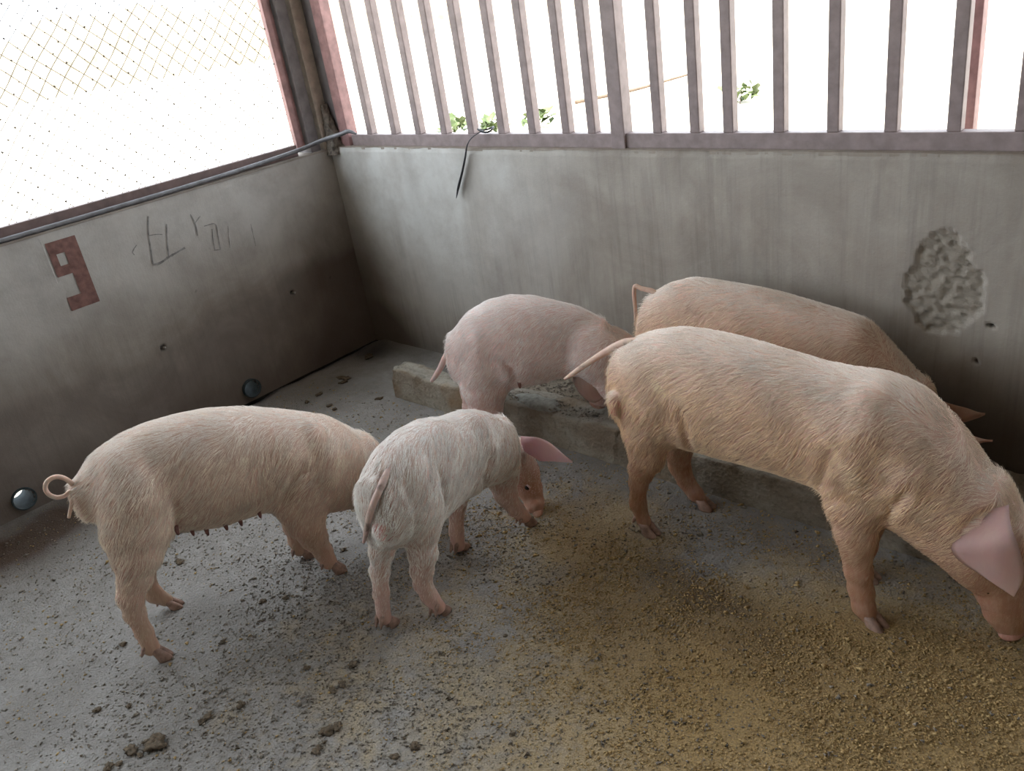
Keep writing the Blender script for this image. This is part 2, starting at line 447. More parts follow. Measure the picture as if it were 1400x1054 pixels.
Fq = grid(ny, nz)
cy = Y.reshape(-1)[Fq].mean(1); cz = Z.reshape(-1)[Fq].mean(1)
keep = np.ones(len(Fq), bool)
for hy, hz in HOLES: keep &= np.hypot(cy - hy, cz - hz) > .040
me = mesh_np('wall_left', np.stack([Xw, Y, Zt], -1).reshape(-1, 3), Fq[keep])
edge = .42 + .10 * sstep(1.2, 2.2, Y) + .30 * sstep(1.45, 2.35, Y) * 0 + .07 * fbm(Y * 3, Z * 3, 71)
lowstain = sstep(edge + .05, edge - .05, Z + 0.0)
band = np.clip(0.42 * lowstain + .30 * sstep(.25, 0, Z) + .18 * np.clip(fbm(Y * 5, Z * 5, 77), 0, 1), 0, 1)
band = np.clip(band + .75 * sstep(.60, .0, Y1 - Y) * sstep(.95, .3, Z), 0, 1)  # shade of the corner painted in as darker colour
set_col(me, np.stack([np.zeros_like(Y), band, pits], -1).reshape(-1, 3))
tone_l = np.clip(.62 * sstep(.42, .85, Z + .12 * fbm(Y * 3, Z * 3, 161)), 0, 1) * (1 - .5 * sstep(.5, 0, Y1 - Y))
set_col(me, np.stack([tone_l, tone_l, tone_l], -1).reshape(-1, 3), 'Tone')
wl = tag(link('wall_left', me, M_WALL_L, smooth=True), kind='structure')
# body of the wall behind the render: pieced round the two drain holes
segs = []
yy = sorted([h[0] for h in HOLES]); cur = -1.8
for hy in yy:
    segs.append((X0 - .16, X0 - .012, cur, hy - .046, -.1, .995)); segs.append((X0 - .16, X0 - .012, hy - .046, hy + .046, .094, .995)); cur = hy + .046
segs.append((X0 - .16, X0 - .012, cur, Y1 + .17, -.1, .995))
V, F = boxes(segs); link('wall_core', mesh_py('wall_core', V, F), M_WALL_L, wl)
V, F = boxes([(X0 - .15, X0 + .002, -1.8, Y1, .990, .999)]); link('wall_cap', mesh_py('wall_cap', V, F), M_WALL_L, wl)


def left_x(y, z):
    """the relief of the left wall at (y, z)"""
    y = np.asarray(y, float); z = np.asarray(z, float)
    return X0 + .005 * fbm(y * 1.4, z * 1.4, 16) + .0015 * fbm(y * 10, z * 10, 18)


def quadstrip(name, rects, lift, mat, parent):
    """flat paint following the left wall; rects in (y0,y1,z0,z1)"""
    V, F = [], []
    for (a, b, c, d) in rects:
        ny = max(2, int((b - a) / .008) + 1); nz = max(2, int((d - c) / .008) + 1); k = len(V)
        for yy in np.linspace(a, b, ny):
            for zz in np.linspace(c, d, nz): V.append((float(left_x(yy, zz)) + lift, yy, zz))
        F += [tuple(int(q) + k for q in f) for f in grid(ny, nz)]
    return link(name, mesh_py(name, V, F), mat, parent, True)


nine = [(1.108, 1.166, .735, .955), (1.050, 1.108, .905, .955), (1.050, 1.076, .820, .905), (1.076, 1.108, .820, .853), (1.052, 1.166, .680, .735), (1.072, 1.108, .853, .858)]
n9 = quadstrip('painted_numeral', nine, .0022, M_RED, wl); n9['label'] = 'maroon stencilled numeral 9 painted on the left wall'
quadstrip('scratch', [(1.040, 1.043, .80, .97)], -.0 + .003, M_SCRATCH, wl)


def ribbon_on_left(name, pts, w, mat, parent):
    P = resample([(y, z) for y, z in pts], 14); V, F = [], []
    T = np.gradient(P, axis=0); T /= np.linalg.norm(T, axis=1)[:, None] + 1e-9
    for i in range(len(P)):
        n = np.array([-T[i][1], T[i][0]]) * w * (.6 + .5 * random.random())
        xx = float(left_x(P[i][0], P[i][1])) + .002
        V += [(xx, P[i][0] + n[0], P[i][1] + n[1]), (xx, P[i][0] - n[0], P[i][1] - n[1])]
    F = [(2 * i, 2 * i + 1, 2 * i + 3, 2 * i + 2) for i in range(len(P) - 1)]
    return link(name, mesh_py(name, V, F), mat, parent)


for pts, w in MARKS:
    ribbon_on_left('charcoal_mark', pts, w, M_CHAR, wl)
for (hy, hz) in ((1.341, .40), (2.023, .404)):
    P = [(X0 - .012, hy, hz), (X0 + .004, hy + .002, hz), (X0 + .012, hy + .008, hz - .003)]
    link('bolt', tube_mesh('bolt', P, [.0045, .0045, .006], 8), M_BOLT, wl, True)

# ---- the two drain pipes
for k, (hy, hz) in enumerate(HOLES):
    seg = 28; V = []; F = []
    L = (.185, .135)[k]
    prof = [(X0 + .014, .046), (X0 + .014, .041), (X0 - L, .041), (X0 - L, .046), (X0 + .014, .046)]
    for (x, r) in prof:
        for j in range(seg):
            a = 2 * math.pi * j / seg; V.append((x, r * math.cos(a), r * math.sin(a)))
    for i in range(len(prof) - 1):
        for j in range(seg):
            q = (j + 1) % seg; F.append((i * seg + j, i * seg + q, (i + 1) * seg + q, (i + 1) * seg + j))
    o = link('drain_pipe', mesh_py('drain_pipe', V, F), M_PIPE, smooth=False); o.location = (0, hy, hz + .004)
    tag(o, ('dark plastic drain pipe end at wall foot behind the back of the left pig', 'dark plastic drain pipe end with daylight showing through, beside the curly tail')[k], 'drain pipe', 'drain pipes through the left wall')

# ---- half walls behind and beside the camera, roof over the pen with its edges set to shape the light (outside the frame)
tag(box('wall_right', (1.6, 1.75, -1.95, 2.6, -.02, 1.0), M_WALL_B), kind='structure')
tag(box('wall_front', (-3.63, 1.75, -1.95, -1.8, -.02, 1.0), M_WALL_L), kind='structure')
tag(box('ceiling', (-3.95, 5.2, -6.2, 3.7, 3.30, 3.36), M_ROOF), kind='structure')
tag(box('wall_blocker_side', (-4.0, 5.2, -6.2, -6.05, -.1, 3.3), M_ROOF), kind='structure')  # tall wall added out of view to cut fill from behind the camera
tag(box('wall_blocker_end', (5.05, 5.2, -6.05, 3.7, -.1, 3.3), M_ROOF), kind='structure')  # second added wall out of view, cuts fill from the right
tag(box('floor_aisle', (-3.62, 5.05, -6.05, -1.95, -.12, -.02), M_WALL_B), kind='structure')
tag(box('floor_beside', (1.75, 5.05, -1.95, 2.9, -.12, -.02), M_WALL_B), kind='structure')

# ---- outside ground and far bank
V = [(-60, -60, -.1), (60, -60, -.1), (60, 60, -.1), (-60, 60, -.1)]
tag(link('ground_outside', mesh_py('ground_outside', V, [(0, 1, 2, 3)]), M_GROUND), kind='structure')
n = 90; V = []; F = []
for i in range(n):
    a = math.radians(95 + 125 * i / (n - 1)); R = 46
    for (dr, z) in ((0, -.2), (1.2, 1.2), (2.2, 2.2), (3.5, 3.0 + .3 * math.sin(i * 1.7) + .3 * math.sin(i * .61)), (6, 2.5), (9, -.2)):
        rr = R + dr + .5 * math.sin(i * .9 + z); V.append((rr * math.cos(a), rr * math.sin(a), z))
for i in range(n - 1):
    for j in range(5): F.append((i * 6 + j, (i + 1) * 6 + j, (i + 1) * 6 + j + 1, i * 6 + j + 1))
tag(link('terrain_bank', mesh_py('terrain_bank', V, F), M_BANK, smooth=True), kind='structure')

# ================================================================ steel grille on the back wall
GY = Y1 + .035
root = empty('barred_grille', (-1.3, GY, 1.0))
tag(root, 'mauve painted steel grille of upright square bars standing on the back wall', 'window grille')
root_inv = Vector(root.location)


def rbox(name, lims, mat, parent, origin, bevel=.003):
    a, b, c, d, e, g = lims
    return box(name, (a - origin[0], b - origin[0], c - origin[1], d - origin[1], e - origin[2], g - origin[2]), mat, parent, bevel)


rbox('bottom_rail', (-3.335, 1.6, GY, GY + .04, 1.002, 1.053), M_STEEL_MIX, root, root_inv)
rbox('top_rail', (-3.335, 1.6, GY, GY + .04, 2.62, 2.67), M_STEEL, root, root_inv)
bar_x = [-3.167, -2.998, -2.837, -2.675, -2.515, -2.346, -2.187, -2.024, -1.906, -1.63, -1.488, -1.368, -1.2, -1.035, -.873, -.711, -.551, -.385, -.22, -.055, .11, .275, .44]
for x in bar_x:
    x *= RAIL_K
    rbox('bar', (x, x + .036, GY + .002, GY + .038, 1.053, 2.62), M_STEEL, root, root_inv)
for x in (-1.796 * RAIL_K, .62):
    rbox('post', (x, x + .058, GY - .010, GY + .045, .99, 3.30), M_STEEL, root, root_inv)
# outer gate frame just behind the right-hand bars
g2 = empty('outer_gate', (-.68, 2.82, 0))
tag(g2, 'reddish steel gate frame standing outside behind the right end of the grille', 'gate')
for x in (-.795, -.625):
    rbox('upright', (x, x + .05, 2.80, 2.85, -.1, 2.5), M_STEEL_RED, g2, (-.68, 2.82, 0))
rbox('crossbar', (-.795, -.575, 2.805, 2.845, 2.40, 2.45), M_STEEL_RED, g2, (-.68, 2.82, 0))
rbox('crossbar', (-.795, -.575, 2.805, 2.845, .35, .40), M_STEEL_RED, g2, (-.68, 2.82, 0))

# ================================================================ corner post
cp = empty('corner_post', (X0 - .06, Y1 + .06, 1.0)); co = cp.location.copy()
tag(cp, 'dark steel channel corner post with a pale strip and mortar lump at its foot', 'post')
rbox('channel', (X0 - .13, X0 - .015, Y1 - .10, Y1 - .045, .985, 3.30), M_STEEL_DARK, cp, co)
rbox('pale_strip', (X0 - .05, X0 + .0, Y1 - .035, Y1 + .028, .985, 3.30), M_CONC_PALE, cp, co)
rbox('web', (X0 - .012, X0 + .060, Y1 + .03, Y1 + .10, .985, 3.30), M_STEEL_DARK, cp, co)
rbox('flange', (X0 + .062, X0 + .125, GY - .008, GY + .05, .985, 3.30), M_STEEL_RED, cp, co)
rbox('edge_angle', (X0 - .075, X0 - .045, Y1 - .150, Y1 - .105, 1.02, 3.30), M_STEEL_RED, cp, co)
V = []; F = []
nu, nv = 26, 22
for i in range(nu):
    for j in range(nv):
        z = i / (nu - 1); a = 2 * math.pi * j / nv
        r = .048 * (1 - .55 * z) * (1 + .28 * float(vnoise(np.array(z * 9), np.array(j * 1.1), 5)) + .15 * random.uniform(-1, 1))
        V.append((.085 + r * 1.15 * math.cos(a) - .03 * z, -.045 + r * .8 * math.sin(a), -.03 + .23 * z))
for i in range(nu - 1):
    for j in range(nv):
        k = (j + 1) % nv; F.append((i * nv + j, i * nv + k, (i + 1) * nv + k, (i + 1) * nv + j))
F.append(tuple(range((nu - 1) * nv, nu * nv)))
lump = link('mortar_lump', mesh_py('mortar_lump', V, F), M_MORTAR, cp, True)

# ================================================================ wire mesh screen over the left wall
ws = empty('wire_mesh_screen', (X0 - .05, .4, 1.0)); wo = ws.location.copy()
tag(ws, 'chain link wire screen in a brown angle frame above the left wall', 'wire screen')
rbox('bottom_rail', (X0 - .065, X0 - .03, -1.8, Y1 - .165, .998, 1.050), M_RAIL, ws, wo)
rbox('top_rail', (X0 - .065, X0 - .03, -1.8, Y1 - .165, 2.62, 2.67), M_RAIL, ws, wo)
cell = .074; V = []; F = []
def prism(p, q, r):
    p = np.array(p); q = np.array(q); d = q - p; d /= np.linalg.norm(d)
    n = np.array([1.0, 0, 0]); b = np.cross(d, n); k = len(V)
    for c in (p, q):
        for a in (90, 210, 330):
            V.append(tuple(c + r * (math.cos(math.radians(a)) * b + math.sin(math.radians(a)) * n)))
    F.extend([(k, k + 1, k + 4, k + 3), (k + 1, k + 2, k + 5, k + 4), (k + 2, k, k + 3, k + 5)])
xw = -.002
ya, yb, za, zb = -2.2, Y1 - .15 - .4, .04, 1.64
m = int((yb - ya + (zb - za)) / cell) + 2
for s in (1, -1):
    for i in range(-2, m + 2):
        c0 = ya + i * cell - (zb - za if s > 0 else 0)
        prev = None
        z = za
        while z < zb:
            y = c0 + (z - za if s > 0 else -(z - za) + (0))
            if s < 0: y = ya + i * cell - (z - za)
            yj = y + .004 * math.sin(z * 31 + i) ; nxt = (xw + .002 * s, yj, z)
            if prev and ya < prev[1] < yb and ya < y < yb: prism(prev, nxt, .0016)
            prev = nxt; z += cell / 2
z = za; row = 0
while z < zb:
    y = ya + (cell / 2 if row % 2 else 0)
    while y < yb:
        k = len(V); r = .0042 * random.uniform(.6, 1.3)
        c = (xw, y + random.uniform(-.003, .003), z)
        V += [(c[0] + r, c[1], c[2]), (c[0] - r, c[1], c[2]), (c[0], c[1] + r, c[2]), (c[0], c[1] - r, c[2]), (c[0], c[1], c[2] + r), (c[0], c[1], c[2] - r)]
        F += [(k, k + 2, k + 4), (k + 2, k + 1, k + 4), (k + 1, k + 3, k + 4), (k + 3, k, k + 4), (k + 2, k, k + 5), (k + 1, k + 2, k + 5), (k + 3, k + 1, k + 5), (k, k + 3, k + 5)]
        y += cell
    z += cell / 2; row += 1
o = link('chain_link', mesh_py('chain_link', V, F), M_WIRE, ws); o['kind'] = 'stuff'

# ---- grey rod lying on the left wall
P = resample([(X0 - .012, -.8, 1.010), (X0 - .010, .5, 1.009), (X0 - .008, 1.2, 1.009), (X0 - .004, 1.8, 1.013), (X0 + .012, 2.20, 1.028), (X0 + .10, 2.33, 1.058), (X0 + .20, 2.37, 1.078), (X0 + .235, 2.385, 1.086), (X0 + .275, 2.395, 1.072)], 60)
tag(link('metal_rod', tube_mesh('metal_rod', P, [.0095] * 52 + [.009, .0085, .008, .008, .007, .006, .005, .004], 10), M_ROD, smooth=True), 'long grey rod lying along the top of the left wall into the corner', 'rod')

# ---- black strip tied to a bar
P = resample(STRIP, 22)
rad = np.interp(np.linspace(0, 1, 22), [0, .3, .6, .85, 1], [.005, .005, .010, .013, .003])
st = link('rubber_strip', tube_mesh('rubber_strip', P, rad, 8, flat=.4), M_BLACK, smooth=True)
tag(st, 'black rubber strip tied to a bar and hanging over the back wall', 'strip')
P = [(STRIP[0][0] + .034 * math.cos(a), STRIP[0][1] + .018 + .030 * math.sin(a), STRIP[0][2] + .006 * math.sin(a * 2)) for a in np.linspace(0, 2 * math.pi, 20)]
link('knot', tube_mesh('knot', P, .004, 6, caps=False), M_BLACK, st, True)

# ================================================================ outside: weeds, stick
def leaf_mesh(n, size, spread, seed):
    r = random.Random(seed); V = []; F = []
    for _ in range(n):
        a = r.uniform(0, 6.28); el = r.uniform(.2, 1.3); L = size * r.uniform(.6, 1.2); w = L * .32
        bx, by, bz = r.uniform(-1, 1) * spread, r.uniform(-1, 1) * spread, r.uniform(.02, .16)
        d = Vector((math.cos(a) * math.cos(el), math.sin(a) * math.cos(el), math.sin(el))); s = d.cross(Vector((0, 0, 1))).normalized()
        p = Vector((bx, by, bz)); k = len(V); up = s.cross(d)
        V += [p, p + d * L * .5 + s * w, p + d * L - Vector((0, 0, L * .2)), p + d * L * .5 - s * w, p + d * L * .5 - up * w * .3]
        F += [(k, k + 1, k + 4), (k + 1, k + 2, k + 4), (k + 2, k + 3, k + 4), (k + 3, k, k + 4)]
    return mesh_py('leaves', V, F)


for i, (wx, wy, lb) in enumerate(WEEDS):
    w = empty('weed_plant', (wx, wy, -.1)); tag(w, lb, 'weed', 'weeds outside the grille')
    link('stem', tube_mesh('stem', [(0, 0, 0), (.01, .01, .10), (.03, 0, .2)], [.006, .005, .003], 6), M_TWIG, w)
    o = link('leaves', leaf_mesh(40, .17, .15, i), M_LEAF, w); o['kind'] = 'stuff'
P = resample([tuple(q) for q in STICK], 26)
tag(link('branch', tube_mesh('branch', P, np.linspace(.030, .018, 26), 7), M_TWIG, smooth=True), 'long thin dark branch lying on the bright ground outside the grille', 'branch')

# ================================================================ feeding trough against the back wall
tr = empty('feeding_trough', (-1.1, 2.2, 0)); to = np.array([-1.1, 2.2, 0])
tag(tr, 'rough low cement trough along the back wall with a chipped front lip', 'trough')
nx = 520; prof_n = 26
xs = np.linspace(-2.815, 1.2, nx)
V = np.zeros((nx, prof_n, 3))
for i, x in enumerate(xs):
    hgt = .128 + .010 * float(fbm(np.array(x * 3), np.array(.3), 3)) + .012 * math.exp(-((x + 1.62) / .10) ** 2) + .012 * math.exp(-((x + 2.75) / .12) ** 2)
    wd = .125 + .05 * math.exp(-((x + 1.9) / .25) ** 2) + .012 * float(fbm(np.array(x * 4), np.array(9.3), 5))
    fr = 1.995 + .006 * float(fbm(np.array(x * 2.5), np.array(4.3), 8))
    e = min(1, max(0, (x + 2.815) / .03)); e = math.sqrt(1 - (1 - e) ** 2)
    h2 = hgt * (.80 + .20 * e); ins = .022 * (1 - e)
    pf = [(fr + ins, -.01), (fr + .001 + ins, .02), (fr + .002 + ins, .05), (fr + .004 + ins, .08), (fr + .005 + ins, h2 - .022), (fr + .006 + ins, h2 - .008), (fr + .009 + ins, h2 - .002), (fr + .016 + ins, h2)]
    pf += [(fr + .016 + (wd - .041) * u, h2 + .002 * math.sin(u * 9)) for u in np.linspace(.1, .9, 11)]
    pf += [(fr + wd - .02 - ins, h2 - .003), (fr + wd - .010 - ins, h2 - .012), (fr + wd - ins, h2 - .03), (fr + wd + .004 - ins, .07), (fr + wd + .006 - ins, .04), (fr + wd + .008 - ins, .02), (fr + wd + .01 - ins, -.01)]
    V[i] = [(x, a, b) for a, b in pf]
Xg = V[..., 0]; Jg = np.arange(prof_n)[None] * .35 + 0 * Xg
n1 = fbm(Xg * 16, Jg * 1.2, 90, 5); n2 = fbm(Xg * 60, Jg * 5, 95, 3)
V[..., 1] += (.005 * n1 + .004 * n2) * 1.0
V[..., 2] += (.006 * n1 - .002 * n2) * (V[..., 2] > .06)
chip = np.clip(fbm(Xg * 9, Jg * 0 + 2, 120) - .25, 0, 1) * ((Jg / .35 > 3) & (Jg / .35 < 9))
V[..., 1] += chip * .035; V[..., 2] -= chip * .030 * (V[..., 2] > .08)
crack = sstep(.006, .0, np.abs(Xg + 1.575 + .02 * np.sin(V[..., 1] * 80) + (V[..., 1] - 2) * .25))
V[..., 2] -= .012 * crack * (V[..., 2] > .1); V[..., 1] += .008 * crack * (V[..., 1] < 2.02)
V -= to
Fg = grid(nx, prof_n)
me = mesh_np('front_lip', V.reshape(-1, 3), Fg)
Jr = Jg / .35
st = np.clip(fbm(Xg * 5, Jr * .25, 200) * 1.6 + .1, 0, 1) * (Jr < 7) * sstep(-2.1, -1.7, Xg)
set_col(me, np.stack([sstep(6, 8, Jr) * (1 - .5 * np.clip(fbm(Xg * 7, Jr * .4, 210) * 2, 0, 1)), st, 0 * st], -1).reshape(-1, 3))
lip = link('front_lip', me, M_TROUGH, tr, True)
bme = mesh_py('lip_end', [tuple(v) for v in V[0]], [tuple(range(prof_n))])
link('lip_end', bme, M_TROUGH, tr)
nx, ny = 300, 60
xs = np.linspace(-2.32, 1.2, nx); ys = np.linspace(2.08, 2.424, ny)
X, Y = np.meshgrid(xs, ys, indexing='ij')
Zb = .078 + .030 * sstep(-1.62, -1.85, X) + .006 * fbm(X * 9, Y * 9, 140) + .004 * fbm(X * 45, Y * 45, 141)
Zb = Zb - .11 * sstep(-2.20, -2.32, X + .05 * fbm(Y * 9, Y * 0, 3))
me = mesh_np('trough_bed', np.stack([X, Y, Zb], -1).reshape(-1, 3) - to, grid(nx, ny))
link('trough_bed', me, M_TROUGH, tr, True)
# grey mortar patch smeared on the lip
nu, nv = 14, 30; V = [(-1.985 - to[0], 2.060 - to[1], .146)]; F = []
for i in range(1, nu):
    for j in range(nv):
        a = 2 * math.pi * j / nv; r = i / (nu - 1)
        rr = r * (1 + .22 * float(vnoise(np.array(j * .8), np.array(2.2), 4)))
        x = -1.985 + .115 * rr * math.cos(a); y = 2.060 + .045 * rr * math.sin(a)
        V.append((x - to[0], y - to[1], .1465 + .003 * float(fbm(np.array(x * 60), np.array(y * 60), 3)) - .018 * r ** 5))
for j in range(nv): F.append((0, 1 + j, 1 + (j + 1) % nv))
for i in range(nu - 2):
    for j in range(nv):
        k = (j + 1) % nv; a = 1 + i * nv; F.append((a + j, a + nv + j, a + nv + k, a + k))
o = link('mortar_patch', mesh_py('mortar_patch', V, F), M_PATCH, tr, True); o['label'] = 'pale grey mortar patch smeared on top of the lip'


# ---------------------------------------------------------------- pig bodies: implicit surface (numpy) -> one continuous mesh
def path_frames(path):
    P = np.array(path, float)
    L = np.r_[0, np.cumsum(np.linalg.norm(np.diff(P, axis=0), axis=1))]
    return P, L


def torso_sdf(X, Y, Z, path, rings, cap0, cap1, pw=2.15):
    P, L = path_frames(path)
    best = np.full(X.shape, 1e9, np.float32)
    S = np.zeros_like(best)
    LAT = np.zeros_like(best)
    for i in range(len(P) - 1):
        a, b = P[i], P[i + 1]
        d = b - a
        ln = np.linalg.norm(d)
        t = d / ln
        u = (X - a[0]) * t[0] + (Y - a[1]) * t[1]
        lo = 0 if i else -9
        hi = ln if i < len(P) - 2 else 9
        uc = np.clip(u, lo, hi)
        lat = (X - a[0]) * (-t[1]) + (Y - a[1]) * t[0]
        dd = (u - uc) ** 2 + lat ** 2
        m = dd < best
        best = np.where(m, dd, best)
        S = np.where(m, uc + L[i], S)
        LAT = np.where(m, lat, LAT)
    R = np.array(rings, float)
    ss = np.linspace(R[0, 0], R[-1, 0], 120)
    tab = [np.interp(ss, R[:, 0], R[:, k]) for k in (1, 2, 3)]
    ker = np.hanning(15)
    ker /= ker.sum()
    tab = [np.convolve(np.pad(t, 7, mode='edge'), ker, 'valid') for t in tab]
    c = np.interp(S, ss, tab[0])
    h = np.interp(S, ss, tab[1])
    w = np.interp(S, ss, tab[2])
    k = (np.abs(LAT / w) ** pw + np.abs((Z - c) / h) ** pw) ** (1 / pw)
    e0 = np.clip(ss[0] - S, 0, None) / cap0
    e1 = np.clip(S - ss[-1], 0, None) / cap1
    q = np.sqrt(k * k + e0 * e0 + e1 * e1)
    sc = np.minimum(h, w)
    return (q - 1) * sc, S, LAT


def smin(a, b, k):
    h = np.clip(0.5 + 0.5 * (b - a) / k, 0, 1)
    return b * (1 - h) + a * h - k * h * (1 - h)


def cone(X, Y, Z, A, B, ra, rb, n, lat):
    """rounded cone from A to B, squashed along the unit vector n by the factor lat"""
    A = np.array(A); B = np.array(B)
    ba = B - A
    px, py, pz = X - A[0], Y - A[1], Z - A[2]
    t = np.clip((px * ba[0] + py * ba[1] + pz * ba[2]) / max(ba @ ba, 1e-9), 0, 1)
    dx, dy, dz = px - t * ba[0], py - t * ba[1], pz - t * ba[2]
    l = dx * n[0] + dy * n[1] + dz * n[2]
    k = l * (1 / lat - 1)
    dx, dy, dz = dx + n[0] * k, dy + n[1] * k, dz + n[2] * k
    r = ra + (rb - ra) * (t * t * (3 - 2 * t) * .5 + t * .5)
    return (np.sqrt(dx * dx + dy * dy + dz * dz) - r) * min(1, lat)


def surface_nets(F, org, h):
    nx, ny, nz = F.shape
    s = F < 0
    c = np.zeros((nx - 1, ny - 1, nz - 1), np.int8)
    for i in (0, 1):
        for j in (0, 1):
            for k in (0, 1):
                c += s[i:nx - 1 + i, j:ny - 1 + j, k:nz - 1 + k]
    act = (c > 0) & (c < 8)
    idx = -np.ones(act.shape, np.int64)
    I = np.argwhere(act)
    idx[act] = np.arange(len(I))
    acc = np.zeros((len(I), 3)); cnt = np.zeros(len(I))
    co = [(i, j, k) for i in (0, 1) for j in (0, 1) for k in (0, 1)]
    for a in co:
        for b in co:
            if sum(abs(a[q] - b[q]) for q in range(3)) == 1 and a < b:
                fa = F[I[:, 0] + a[0], I[:, 1] + a[1], I[:, 2] + a[2]]
                fb = F[I[:, 0] + b[0], I[:, 1] + b[1], I[:, 2] + b[2]]
                m = (fa < 0) != (fb < 0)
                t = np.where(m, fa / np.where(m, fa - fb, 1), 0)
                pt = np.array(a) + (np.array(b) - np.array(a)) * t[:, None]
                acc += pt * m[:, None]; cnt += m
    V = (I + acc / cnt[:, None]) * h + np.array(org)
    faces = []
    for ax in range(3):
        u, v = [(1, 2), (2, 0), (0, 1)][ax]
        sl0 = [slice(None)] * 3; sl1 = [slice(None)] * 3
        sl0[ax] = slice(0, -1); sl1[ax] = slice(1, None)
        e = s[tuple(sl0)] != s[tuple(sl1)]
        E = np.argwhere(e)
        ok = (E[:, u] > 0) & (E[:, v] > 0) & (E[:, u] < F.shape[u] - 1) & (E[:, v] < F.shape[v] - 1)
        E = E[ok]
        ins = s[E[:, 0], E[:, 1], E[:, 2]]
        def at(du, dv):
            q = E.copy(); q[:, u] -= du; q[:, v] -= dv
            return idx[q[:, 0], q[:, 1], q[:, 2]]
        Q = np.stack([at(1, 1), at(0, 1), at(0, 0), at(1, 0)], 1)
        Q[~ins] = Q[~ins][:, ::-1]
        faces.append(Q)
    return V, np.concatenate(faces)


def pig_field(spec, X, Y, Z):
    """signed field of one pig: torso rings, then limbs and head blended in"""
    F, S, LAT = torso_sdf(X, Y, Z, spec['path'], spec['rings'], spec['cap0'], spec['cap1'])
    F = F.astype(np.float32)
    for chain in spec['chains']:
        n, lat, k = chain['n'], chain['lat'], chain['k']
        pts = chain['pts']
        G = None
        for a, b in zip(pts[:-1], pts[1:]):
            d = cone(X, Y, Z, a[:3], b[:3], a[3], b[3], n, lat)
            G = d if G is None else smin(G, d, .012)
        F = smin(F, G, k)
    for b in spec.get('cuts', ()):            # soft creases
        d = cone(X, Y, Z, b[0:3], b[3:6], b[6], b[7], (0, 0, 1), 1.0)
        F = -smin(-F, d + .0, .02)
    return F


def pig_mesh(spec, h=.006):
    lo = np.array(spec['lo']); hi = np.array(spec['hi'])
    n = np.ceil((hi - lo) / h).astype(int) + 1
    ax = [lo[i] + h * np.arange(n[i]) for i in range(3)]
    X, Y, Z = np.meshgrid(*[a.astype(np.float32) for a in ax], indexing='ij')
    F = pig_field(spec, X, Y, Z)
    F = np.maximum(F, .002 - Z) if spec.get('ground', True) else F
    return surface_nets(F, lo, h)


